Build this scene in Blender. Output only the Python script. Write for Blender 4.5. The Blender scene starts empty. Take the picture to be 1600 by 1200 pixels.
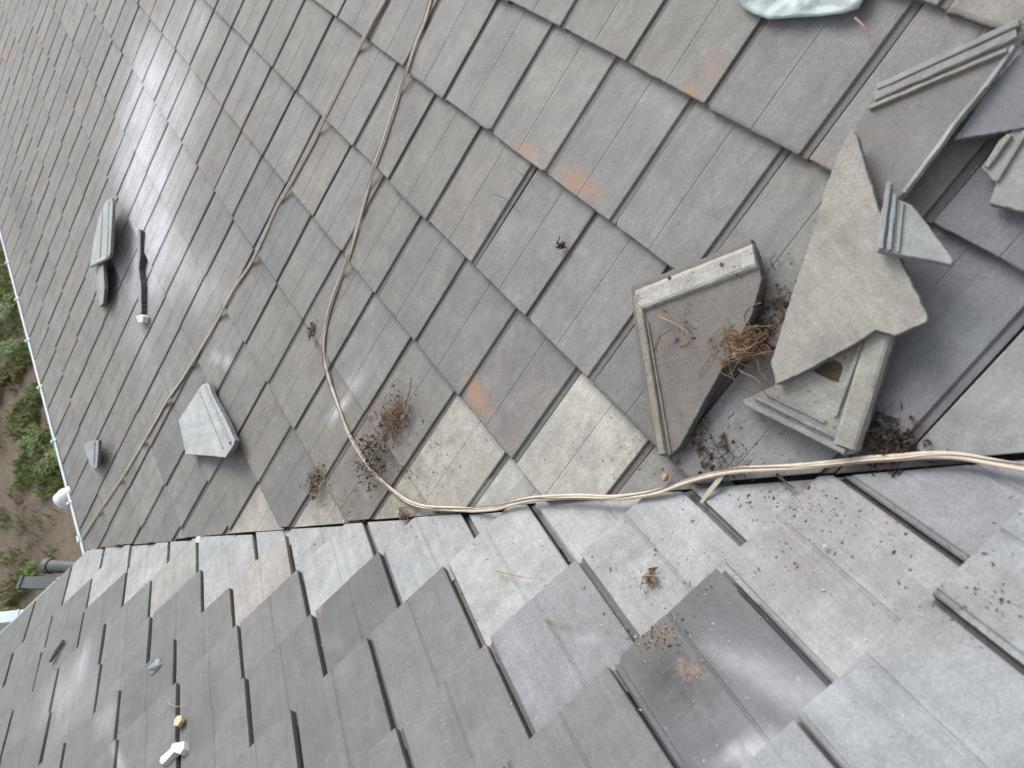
import bpy, math, random
import numpy as np
from mathutils import Matrix, Vector, noise
random.seed(7)
rng = np.random.default_rng(7)
scene = bpy.context.scene
C = scene.collection

# ------------------------------------------------------------------ camera
F, CX, CY = 1133.86, 800.0, 600.0
RC = np.array([[0.54093, 0.72984, -0.41801], [0.59820, -0.68321, -0.41878], [-0.59123, -0.02352, -0.80616]])
U_, _, Vt_ = np.linalg.svd(RC); RC = U_ @ Vt_
T = np.array([3.34583, 2.62741, 2.84774])
PITCH = 0.42419
cp, sp = math.cos(PITCH), math.sin(PITCH)
cam_d = bpy.data.cameras.new('camera'); cam = bpy.data.objects.new('camera', cam_d); C.objects.link(cam)
cam_d.sensor_fit = 'HORIZONTAL'; cam_d.sensor_width = 36; cam_d.lens = F / 1600 * 36
cam_d.clip_start = .05; cam_d.clip_end = 300
cam_d.dof.use_dof = True; cam_d.dof.focus_distance = 2.3; cam_d.dof.aperture_fstop = 3.2
cam.matrix_world = Matrix(((RC[0, 0], -RC[1, 0], -RC[2, 0], T[0]), (RC[0, 1], -RC[1, 1], -RC[2, 1], T[1]),
                           (RC[0, 2], -RC[1, 2], -RC[2, 2], T[2]), (0, 0, 0, 1)))
scene.camera = cam

# ------------------------------------------------------------------ world, sun, exposure
SUN_TO = Vector((-.66, .12, .62)).normalized()
elev = math.asin(SUN_TO.z); azim = math.atan2(SUN_TO.x, SUN_TO.y)
w = bpy.data.worlds.new('World'); scene.world = w; w.use_nodes = True
nt = w.node_tree; nt.nodes.clear()
sky = nt.nodes.new('ShaderNodeTexSky'); sky.sky_type = 'NISHITA'; sky.sun_disc = False
sky.sun_elevation = elev; sky.sun_rotation = azim; sky.air_density = 1.0; sky.dust_density = 3.0; sky.ozone_density = .6
bg = nt.nodes.new('ShaderNodeBackground'); bg.inputs['Strength'].default_value = 0.15; bg.inputs['Color'].default_value = (1, 1, 1, 1)
out = nt.nodes.new('ShaderNodeOutputWorld')
hs = nt.nodes.new('ShaderNodeHueSaturation'); hs.inputs['Saturation'].default_value = .28
nt.links.new(sky.outputs[0], hs.inputs['Color']); nt.links.new(hs.outputs[0], bg.inputs['Color']); nt.links.new(bg.outputs[0], out.inputs['Surface'])
sl = bpy.data.lights.new('sun', 'SUN'); sl.energy = 1.25; sl.angle = math.radians(34); sl.color = (1, .985, .96)
so = bpy.data.objects.new('sun', sl); C.objects.link(so); so.rotation_euler = SUN_TO.to_track_quat('Z', 'Y').to_euler()
scene.view_settings.view_transform = 'Standard'; scene.view_settings.look = 'None'
scene.view_settings.exposure = 0.72; scene.view_settings.gamma = 1

# ------------------------------------------------------------------ where a place on the roof is
NA = np.array([0, -sp, cp]); NB = np.array([-sp, 0, cp]); NG = np.array([0, 0, 1.0])
NRM = {'A': NA, 'B': NB, 'G': NG}
def ray(px, py): return RC.T @ np.array([(px - CX) / F, (py - CY) / F, 1.0])
def at(px, py, pl='A', h=0.0):
    d = ray(px, py); n = NRM[pl]; return T + d * ((h - n @ T) / (n @ d))
def local(P, pl):           # along the eave, up the slope
    return (P[0], P[1] / cp) if pl == 'A' else (P[1], P[0] / cp)
def world(e, s, h, pl):
    if pl == 'A': return np.array([e, s * cp - h * sp, s * sp + h * cp])
    return np.array([s * cp - h * sp, e, s * sp + h * cp])

# ------------------------------------------------------------------ materials
def mat(name):
    m = bpy.data.materials.new(name); m.use_nodes = True; n = m.node_tree.nodes; n.clear()
    o = n.new('ShaderNodeOutputMaterial'); b = n.new('ShaderNodeBsdfPrincipled'); m.node_tree.links.new(b.outputs[0], o.inputs[0])
    return m, n, m.node_tree.links, b
def N(n, l, typ, ins=None, **kw):
    x = n.new(typ)
    for k, v in kw.items(): setattr(x, k, v)
    for k, v in (ins or {}).items():
        if hasattr(v, 'type') and hasattr(v, 'is_output'): l.new(v, x.inputs[k])
        else: x.inputs[k].default_value = v
    return x
def ramp(n, l, src, stops):
    r = n.new('ShaderNodeValToRGB'); l.new(src, r.inputs[0]); e = r.color_ramp.elements
    while len(e) < len(stops): e.new(.5)
    for el, (p, c) in zip(e, stops): el.position = p; el.color = (c, c, c, 1) if not isinstance(c, tuple) else (*c, 1)
    return r.outputs[0]
def mixc(n, l, fac, a, b, mode='MIX'):
    x = n.new('ShaderNodeMix'); x.data_type = 'RGBA'; x.blend_type = mode
    for k, v in ((0, fac), (6, a), (7, b)):
        if hasattr(v, 'is_output'): l.new(v, x.inputs[k])
        else: x.inputs[k].default_value = v if k == 0 else (*v, 1)
    return x.outputs[2]
def mth(n, l, op, a, b=None):
    x = n.new('ShaderNodeMath'); x.operation = op
    for k, v in ((0, a), (1, b)):
        if v is None: continue
        if hasattr(v, 'is_output'): l.new(v, x.inputs[k])
        else: x.inputs[k].default_value = v
    return x.outputs[0]

def tile_material():
    m, n, l, b = mat('concrete_tile')
    pc = N(n, l, 'ShaderNodeAttribute', attribute_name='pc').outputs['Vector']
    tc = N(n, l, 'ShaderNodeAttribute', attribute_name='tcol').outputs['Color']
    mk = N(n, l, 'ShaderNodeAttribute', attribute_name='marks')
    sep = N(n, l, 'ShaderNodeSeparateColor', {0: mk.outputs['Color']})
    dust, lich, dirt = sep.outputs[0], sep.outputs[1], sep.outputs[2]
    def noi(scale, detail=4, rough=.6, vec=pc, dist=0):
        return N(n, l, 'ShaderNodeTexNoise', {'Vector': vec, 'Scale': scale, 'Detail': detail, 'Roughness': rough, 'Distortion': dist}).outputs[0]
    st = N(n, l, 'ShaderNodeMapping', {'Vector': pc, 'Scale': (38, 2.2, 1)}).outputs[0]
    st2 = N(n, l, 'ShaderNodeMapping', {'Vector': pc, 'Scale': (130, 9, 1)}).outputs[0]
    big = noi(5.5, 4); mid = noi(34, 5, .65); grain = noi(420, 3, .7); streak = noi(1, 3, .6, st); streak2 = noi(1, 2, .6, st2)
    col = mixc(n, l, 1.0, tc, ramp(n, l, big, [(.25, .78), (.75, 1.18)]), 'MULTIPLY')
    col = mixc(n, l, 1.0, col, ramp(n, l, streak, [(.3, .91), (.7, 1.08)]), 'MULTIPLY')
    col = mixc(n, l, .7, col, ramp(n, l, streak2, [(.3, .9), (.7, 1.08)]), 'MULTIPLY')
    col = mixc(n, l, 1.0, col, ramp(n, l, mid, [(.3, .86), (.72, 1.13)]), 'MULTIPLY')
    col = mixc(n, l, 1.0, col, ramp(n, l, grain, [(.28, .66), (.5, 1.0), (.74, 1.32)]), 'MULTIPLY')
    col = mixc(n, l, 1.0, col, ramp(n, l, noi(150, 4, .75), [(.3, .80), (.5, 1.0), (.7, 1.20)]), 'MULTIPLY')
    col = mixc(n, l, 1.0, col, ramp(n, l, noi(15, 5, .7, dist=.6), [(.3, .82), (.7, 1.16)]), 'MULTIPLY')
    # warm and cool drift over one tile
    col = mixc(n, l, .22, col, mixc(n, l, noi(8, 3), (.19, .165, .14), (.15, .17, .19)))
    # pits and dark grit
    vor = N(n, l, 'ShaderNodeTexVoronoi', {'Vector': pc, 'Scale': 55, 'Randomness': 1}).outputs['Distance']
    pit = ramp(n, l, vor, [(.0, 1.0), (.085, 1.0), (.12, 0.0)])
    gate = ramp(n, l, noi(11, 3), [(.45, 0.0), (.62, 1.0)])
    col = mixc(n, l, mth(n, l, 'MULTIPLY', mth(n, l, 'MULTIPLY', pit, gate), .35), col, (.09, .08, .07))
    # white scuffs
    sc = N(n, l, 'ShaderNodeTexVoronoi', {'Vector': N(n, l, 'ShaderNodeMapping', {'Vector': pc, 'Rotation': (0, 0, .7), 'Scale': (30, 9, 1)}).outputs[0], 'Scale': 1}).outputs['Distance']
    scm = mth(n, l, 'MULTIPLY', ramp(n, l, sc, [(.0, 1.0), (.05, .7), (.09, 0.0)]), ramp(n, l, noi(6, 2), [(.5, 0.0), (.68, .55)]))
    col = mixc(n, l, scm, col, (.42, .42, .41))
    fl = N(n, l, 'ShaderNodeTexVoronoi', {'Vector': pc, 'Scale': 120}).outputs['Distance']
    flm = mth(n, l, 'MULTIPLY', ramp(n, l, fl, [(.0, 1.0), (.1, 1.0), (.14, 0.0)]), ramp(n, l, noi(19, 2), [(.55, 0.0), (.66, .6)]))
    col = mixc(n, l, flm, col, (.5, .5, .48))
    # dirt near the valley: film, crumbs and short threads
    film = mth(n, l, 'MULTIPLY', dirt, ramp(n, l, noi(16, 6, .7), [(.35, 0.0), (.68, .8)]))
    col = mixc(n, l, film, col, (.15, .12, .09))
    cr = N(n, l, 'ShaderNodeTexVoronoi', {'Vector': N(n, l, 'ShaderNodeMapping', {'Vector': pc, 'Rotation': (0, 0, .5), 'Scale': (110, 60, 1)}).outputs[0], 'Scale': 1}).outputs['Distance']
    crm = mth(n, l, 'MULTIPLY', ramp(n, l, cr, [(.0, 1.0), (.16, 1.0), (.24, 0.0)]), ramp(n, l, mth(n, l, 'ADD', noi(14, 5, .75), mth(n, l, 'MULTIPLY', dirt, .22)), [(.6, 0.0), (.7, .85)]))
    crm = mth(n, l, 'MULTIPLY', crm, ramp(n, l, dirt, [(.04, 0.0), (.3, 1.0)]))
    col = mixc(n, l, crm, col, (.055, .042, .03))
    soot = mth(n, l, 'MULTIPLY', mk.outputs['Alpha'], ramp(n, l, mth(n, l, 'ADD', mth(n, l, 'MULTIPLY', noi(9, 5, .7), .7), mth(n, l, 'MULTIPLY', noi(60, 4, .8), .3)), [(.38, .35), (.6, 1.0)]))
    col = mixc(n, l, soot, col, (.022, .024, .027))
    # lichen, orange
    lm = ramp(n, l, mth(n, l, 'MULTIPLY', mth(n, l, 'ADD', mth(n, l, 'MULTIPLY', lich, .75), mth(n, l, 'ADD', mth(n, l, 'MULTIPLY', noi(38, 6, .8), 1.5), mth(n, l, 'MULTIPLY', noi(170, 3, .8), .7))), .5), [(.64, 0.0), (.86, .85)])
    lm = mth(n, l, 'MULTIPLY', lm, ramp(n, l, lich, [(.05, 0.0), (.25, 1.0)]))
    col = mixc(n, l, lm, col, mixc(n, l, noi(90, 2), (.27, .155, .10), (.33, .215, .15)))
    # cutting dust
    dn = mth(n, l, 'ADD', mth(n, l, 'ADD', mth(n, l, 'MULTIPLY', streak, .3), mth(n, l, 'MULTIPLY', noi(3.2, 2), .45)), mth(n, l, 'MULTIPLY', noi(46, 7, .85), .5))
    dm = mth(n, l, 'MULTIPLY', dust, ramp(n, l, dn, [(.48, .22), (.74, 1.0)]))
    dm = ramp(n, l, dm, [(.0, 0.0), (1.0, .9)])
    col = mixc(n, l, dm, col, (.60, .62, .65))
    l.new(col, b.inputs['Base Color'])
    b.inputs['Roughness'].default_value = .72
    b.inputs['Specular IOR Level'].default_value = .42
    l.new(ramp(n, l, mid, [(.3, .62), (.7, .85)]), b.inputs['Roughness'])
    hgt = mth(n, l, 'ADD', mth(n, l, 'MULTIPLY', grain, .35), mth(n, l, 'MULTIPLY', mid, 1.2))
    hgt = mth(n, l, 'ADD', hgt, mth(n, l, 'MULTIPLY', crm, .8))
    bp = N(n, l, 'ShaderNodeBump', {'Height': hgt, 'Strength': .45, 'Distance': .0018})
    l.new(bp.outputs[0], b.inputs['Normal'])
    return m
TILE = tile_material()

def simple(name, c1, c2, scale=20, rough=.6, metal=0, bump=.3, bd=.003, spec=.5):
    m, n, l, b = mat(name)
    tc = n.new('ShaderNodeTexCoord').outputs['Object']
    a = N(n, l, 'ShaderNodeTexNoise', {'Vector': tc, 'Scale': scale, 'Detail': 6, 'Roughness': .65}).outputs[0]
    f = N(n, l, 'ShaderNodeTexNoise', {'Vector': tc, 'Scale': scale * 9, 'Detail': 3}).outputs[0]
    mx = mth(n, l, 'ADD', mth(n, l, 'MULTIPLY', a, .7), mth(n, l, 'MULTIPLY', f, .3))
    l.new(mixc(n, l, ramp(n, l, mx, [(.35, 0.0), (.65, 1.0)]), c1, c2), b.inputs['Base Color'])
    b.inputs['Roughness'].default_value = rough; b.inputs['Metallic'].default_value = metal; b.inputs['Specular IOR Level'].default_value = spec
    l.new(N(n, l, 'ShaderNodeBump', {'Height': mx, 'Strength': bump, 'Distance': bd}).outputs[0], b.inputs['Normal'])
    return m
M = dict(
    deck=simple('valley_lining', (.012, .011, .010), (.03, .026, .022), 30, .8),
    gutter=simple('gutter_zinc', (.42, .50, .53), (.56, .63, .66), 9, .45, 0, .1),
    white=simple('white_plastic', (.72, .74, .73), (.82, .83, .82), 12, .4, 0, .1),
    pipe=simple('dark_grey_plastic', (.05, .06, .06), (.08, .09, .09), 10, .5),
    wall=simple('render_wall', (.5, .48, .44), (.58, .56, .52), 8, .85),
    fascia=simple('painted_board', (.35, .37, .37), (.45, .46, .46), 8, .6),
    cable=simple('cable_sheath', (.46, .39, .31), (.62, .54, .44), 45, .8, 0, .2, .001),
    cable_dull=simple('weathered_cable_sheath', (.38, .33, .26), (.54, .48, .385), 30, .85, 0, .3, .001),
    black=simple('black_wire', (.015, .013, .012), (.03, .025, .025), 40, .5),
    root=simple('dry_root', (.11, .07, .042), (.27, .175, .105), 70, .85),
    rootd=simple('dark_root', (.035, .024, .016), (.10, .065, .04), 70, .9),
    twig=simple('dry_twig', (.27, .19, .11), (.42, .33, .21), 60, .8),
    soil=simple('earth_crumb', (.03, .022, .016), (.09, .065, .045), 90, .95),
    stone=simple('tan_stone', (.40, .32, .21), (.54, .45, .33), 60, .8),
    chipw=simple('pale_mortar', (.50, .51, .50), (.66, .67, .66), 60, .8),
    lead=simple('blue_grey_sheet', (.30, .36, .37), (.42, .47, .47), 14, .55, .0, .8, .006),
    leaf=simple('pale_leaf', (.34, .33, .24), (.45, .43, .33), 60, .7),
    wood=simple('weathered_board', (.09, .08, .06), (.17, .15, .12), 14, .85),
    dark=simple('dark_broken_face', (.03, .03, .032), (.07, .07, .075), 40, .9),
)

# ------------------------------------------------------------------ object helpers
def tag(o, label=None, cat=None, group=None, kind=None):
    for k, v in (('label', label), ('category', cat), ('group', group), ('kind', kind)):
        if v: o[k] = v
    return o
def empty(name, loc):
    o = bpy.data.objects.new(name, None); C.objects.link(o); o.location = loc; return o
def link(name, me, parent=None):
    o = bpy.data.objects.new(name, me); C.objects.link(o)
    if parent: o.parent = parent; o.matrix_parent_inverse = Matrix.Translation(-PW(parent))
    return o
def PW(p):
    return Vector(p.location) if p.parent is None else Vector((0, 0, 0))
def mesh(name, V, Fs, m, parent=None, smooth=False, attrs=None, mi=None, mats=None):
    me = bpy.data.meshes.new(name); me.from_pydata([tuple(map(float, v)) for v in V], [], Fs); me.update()
    if attrs:
        for k, (t, a) in attrs.items():
            at_ = me.attributes.new(k, t, 'POINT'); a = np.asarray(a, dtype=np.float32)
            at_.data.foreach_set('vector' if t == 'FLOAT_VECTOR' else 'color', a.ravel())
    for mm in (mats or [m]): me.materials.append(mm)
    if mi is not None: me.polygons.foreach_set('material_index', mi)
    if smooth: me.polygons.foreach_set('use_smooth', [True] * len(me.polygons))
    return link(name, me, parent)

# ------------------------------------------------------------------ stains and dust, each an ellipse lying on its roof slope
def ell(px, py, a, b_, k, pl):
    c = np.array(local(at(px, py, pl), pl)); p1 = np.array(local(at(px + a[0], py + a[1], pl), pl)) - c; p2 = np.array(local(at(px + b_[0], py + b_[1], pl), pl)) - c
    return c, np.linalg.inv(np.stack([p1, p2], 1)), k
MARKS = {'A': [[], [], [], []], 'B': [[], [], [], []]}
def mark(ch, pl, *items):
    for it in items: MARKS[pl][ch].append(ell(*it[:2], it[2], it[3], it[4], pl))
mark(0, 'A', (225, 270, (16, 150), (52, -20), 1.5), (262, 120, (28, 105), (42, -24), .75), (218, 410, (12, 90), (38, -6), .7), (222, 140, (10, 90), (26, -12), .6),
     (290, 425, (55, 75), (30, -30), .50), (215, 530, (16, 50), (24, -5), .25), (150, 440, (10, 60), (22, 0), .15), (345, 562, (18, 9), (3, -5), .9),
     (522, 640, (14, -20), (6, 4), 1.1), (545, 605, (22, -28), (12, 9), .38), (905, 130, (9, 2), (2, 6), .5), (300, 30, (25, 55), (28, -10), .35),
     (1155, 720, (40, 20), (20, -20), .1), (330, 450, (6, 8), (6, -5), .5), (1480, 500, (80, 60), (60, -60), .12), (560, 465, (12, 35), (18, -10), .22),
     (240, 600, (30, 60), (20, -20), .14), (1560, 620, (60, 40), (40, -40), .25), (905, 390, (8, 3), (3, 8), .2))
mark(1, 'A', (905, 285, (38, 26), (16, -14), .95), (822, 235, (26, 18), (12, -10), .8), (745, 625, (16, 22), (14, -10), 1.0), (735, 600, (10, 14), (9, -6), .7), (1112, 105, (18, -36), (18, 12), .5),
     (1075, 140, (14, 10), (10, -8), .7), (1478, 20, (16, 8), (8, -5), .95), (1440, 14, (8, 5), (5, -4), .8), (345, 150, (14, 20), (12, -6), .5), (382, 200, (12, 12), (9, -6), .55), (69, 68, (6, 9), (4, -3), 1.0), (105, 41, (5, 6), (4, -2), 1.0),
     (119, 166, (5, 8), (4, -3), 1.0), (3, 78, (5, 12), (5, -2), .9), (48, 292, (4, 8), (4, -2), .8), (1272, 248, (10, 8), (6, -6), .9), (800, 690, (12, 8), (14, -12), .4), (232, 18, (16, 14), (6, -4), .7), (96, 235, (9, 20), (7, -3), .4),
     (690, 660, (8, 14), (6, -6), .3), (1385, 150, (24, -12), (8, 8), .4), (1320, 290, (10, 20), (10, -6), .45), (330, 195, (8, 14), (6, -3), .35), (590, 225, (10, 8), (6, -5), .35), (1000, 300, (10, 8), (6, -5), .2))
mark(2, 'A', (620, 690, (80, 10), (-20, 90), .95), (520, 740, (50, 10), (-10, 50), .7), (700, 760, (90, -8), (10, 60), .3), (1000, 700, (60, 0), (0, 50), .7), (1190, 520, (40, 0), (0, 60), .8), (1150, 690, (100, -10), (0, 60), .6),
     (480, 520, (30, 0), (0, 40), .45), (580, 560, (60, 0), (0, 90), .3), (430, 780, (60, 0), (0, 40), .35), (1385, 690, (50, 0), (0, 40), 1.0), (880, 730, (80, 0), (0, 50), .15), (1100, 560, (60, 0), (0, 80), .4),
     (1450, 640, (120, 0), (0, 60), .18), (560, 800, (100, 0), (0, 30), .6), (1270, 460, (60, 0), (0, 140), .25))
mark(0, 'B', (98, 1085, (34, -45), (26, 18), .36), (160, 1125, (18, -30), (12, 8), .35), (125, 1030, (14, -36), (8, 3), .35), (1160, 1165, (46, -28), (17, 13), .75), (1120, 1020, (40, 26), (14, -10), .35), (1180, 1040, (45, 40), (30, -20), .28),
     (1300, 1060, (60, 40), (40, -40), .10), (910, 990, (16, 5), (7, -8), .38), (1250, 1085, (60, 30), (30, -25), .3), (1110, 1120, (60, 60), (40, -30), .15), (180, 1180, (10, 40), (8, 0), .4), (510, 1000, (20, 10), (10, -14), .12), (1490, 908, (24, 6), (6, -6), .25))
mark(1, 'B', (1078, 1050, (24, 13), (11, -18), .42), (1058, 1040, (16, 10), (8, -14), .3), (497, 950, (8, 8), (5, -6), .8), (255, 890, (50, -40), (16, 10), .22), (762, 1010, (6, 5), (4, -4), .8), (905, 905, (10, 4), (4, 8), .3), (1560, 610, (20, 14), (10, -10), .3))
mark(2, 'B', (600, 830, (110, -8), (10, 26), .55), (740, 850, (60, 0), (0, 60), .45), (1000, 900, (80, 0), (0, 70), .75), (1020, 1000, (30, -20), (16, 16), .9), (1060, 1050, (60, 10), (0, 60), .8), (1200, 860, (110, 10), (0, 80), .5),
     (1350, 800, (160, -10), (0, 70), .45), (1380, 950, (160, 0), (0, 80), .3), (1520, 930, (100, 0), (0, 80), .6), (860, 870, (60, 0), (0, 60), .35), (285, 1090, (14, 0), (0, 60), .35), (310, 1150, (20, 0), (0, 30), .5), (165, 1190, (20, 0), (0, 20), .7),
     (460, 850, (90, -8), (0, 30), .3), (900, 1000, (80, 0), (0, 60), .25), (1240, 770, (80, 0), (0, 30), .8), (250, 985, (20, 0), (0, 30), .3))
mark(3, 'B', (1050, 1060, (50, 32), (28, -44), 1.0), (1110, 1120, (50, 50), (30, -30), .6), (1090, 935, (36, 26), (24, -24), .35), (330, 1100, (16, 0), (0, 40), .3), (300, 1150, (12, 0), (0, 30), .35), (595, 880, (40, 20), (20, -30), .2))
mark(3, 'A', (1410, 600, (50, 60), (40, -40), .25), (395, 410, (16, 30), (12, -10), .3), (30, 330, (10, 60), (16, 0), .3), (130, 800, (30, 40), (20, -10), .25), (1440, 200, (60, 0), (0, 60), .2))
def marks_at(e, s, pl):
    o = np.zeros((len(e), 4)); P = np.stack([e, s], 0)
    for ch in range(4):
        for c, Mi, k in MARKS[pl][ch]:
            q = Mi @ (P - c[:, None]); o[:, ch] += k * np.exp(-(q ** 2).sum(0) * (1.1 if ch else 1.4))
    return np.clip(o, 0, 1)

# ------------------------------------------------------------------ the tiled slopes
W, G = .30, .33047
YA, XA, XB = 3.32364, 1.918878 + .008, 2.919666
UA = {-10: -.003, -9: -.03, -8: -.026, -7: -.0136, -6: -.007, -5: -.0286, -4: -.0235, -3: -.0089, -2: .0034, -1: .0108, 0: .0335, 1: .0599, 2: .075, 3: .085, 4: .09}
XO = {-10: -.31, -9: -.27, -8: -.22, -7: -.1676, -6: -.1177, -5: -.0784, -4: -.0239, -3: .0016, -2: .0493, -1: .1128, 0: .193, 1: .251, 2: .31, 3: .36, 4: .41}
POSB = {-9: -8.62, -8: -7.5, -7: -6.55, -6: -5.6, -5: -4.65, -4: -3.70, -3: -2.863, -2: -1.99, -1: -1.10, 0: -.052, 1: .86, 2: 1.85, 3: 2.85, 4: 3.85}
YB = {-9: -.12, -8: .156, -7: .48, -6: .70, -5: 1.05, -4: 1.2295, -3: 1.5723, -2: 1.9086, -1: 2.0952, 0: 2.4205, 1: 2.6527, 2: 2.5721, 3: 2.60, 4: 2.65}
TT = .023
PALE_A = {(-2, 2): (0.448, 0.433, 0.383), (-3, 1): (0.426, 0.405, 0.353), (-3, 2): (0.437, 0.437, 0.398), (-5, 0): (0.403, 0.389, 0.337), (-6, -1): (0.403, 0.382, 0.327), (-4, 1): (0.381, 0.373, 0.317), (-5, 1): (0.403, 0.382, 0.337), (0, 4): (0.262, 0.268, 0.266),
          (-1, 3): (0.225, 0.225, 0.225), (0, 3): (0.180, 0.190, 0.205), (1, 3): (0.150, 0.157, 0.172), (1, 4): (0.150, 0.160, 0.175), (-4, 2): (0.370, 0.361, 0.317)}
SHADE_A = {(-4, 0): (.165, .145, .135), (-5, -1): (.145, .155, .17), (0, 2): (.225, .215, .20), (-2, 1): (.175, .165, .16), (-1, 0): (.19, .195, .20), (-2, 0): (.17, .165, .16), (-1, -1): (.205, .195, .185), (-3, -4): (.15, .165, .18), (-3, -5): (.15, .165, .185), (-3, -1): (.22, .225, .215),
           (1, 1): (.205, .20, .195), (1, 2): (.20, .19, .18), (0, 1): (.215, .205, .195), (-1, 1): (.185, .19, .19), (-1, 2): (.19, .19, .19), (0, 0): (.195, .195, .19), (-2, 3): (.25, .25, .245), (-7, -4): (.15, .155, .16)}
SHADE_B = {(1, 0): (0.088, 0.096, 0.108), (1, -1): (0.135, 0.140, 0.145), (-1, -1): (0.125, 0.128, 0.130), (-2, 0): (0.100, 0.103, 0.105), (-2, -1): (0.120, 0.122, 0.125), (-1, 0): (0.135, 0.138, 0.142), (0, 0): (0.200, 0.210, 0.225), (0, -1): (0.140, 0.145, 0.148), (2, 0): (.245, .262, .276), (2, 1): (.25, .268, .282), (2, 2): (.25, .27, .285),
           (1, 1): (0.281, 0.289, 0.293), (1, 2): (0.212, 0.225, 0.246), (3, 0): (.216, .230, .240), (3, 1): (.222, .236, .246), (-4, 1): (0.306, 0.289, 0.264), (-6, 1): (0.289, 0.285, 0.268), (-3, 0): (0.140, 0.143, 0.148)}

def clipline(poly, f):      # keep f >= 0; vertices are data rows
    o = []; cut = []
    n = len(poly)
    for i in range(n):
        a, b_ = poly[i], poly[(i + 1) % n]; fa, fb = f(a), f(b_)
        if fa >= 0: o.append(a)
        if (fa < 0) != (fb < 0):
            p = a + (b_ - a) * (fa / (fa - fb)); o.append(p); cut.append(p)
    return o, cut

class Acc:
    def __init__(s): s.V = []; s.F = []; s.pc = []; s.tc = []; s.mk = []; s.n = 0
    def add(s, P, faces, pc, tcol, mk):
        s.V.append(P); s.pc.append(pc); s.tc.append(tcol); s.mk.append(mk)
        s.F += [tuple(i + s.n for i in f) for f in faces]; s.n += len(P)
    def build(s, name, parent=None):
        V = np.concatenate(s.V)
        return mesh(name, V, s.F, TILE, parent, attrs={'pc': ('FLOAT_VECTOR', np.concatenate(s.pc)), 'tcol': ('FLOAT_COLOR', np.concatenate(s.tc)), 'marks': ('FLOAT_COLOR', np.concatenate(s.mk))})

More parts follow.
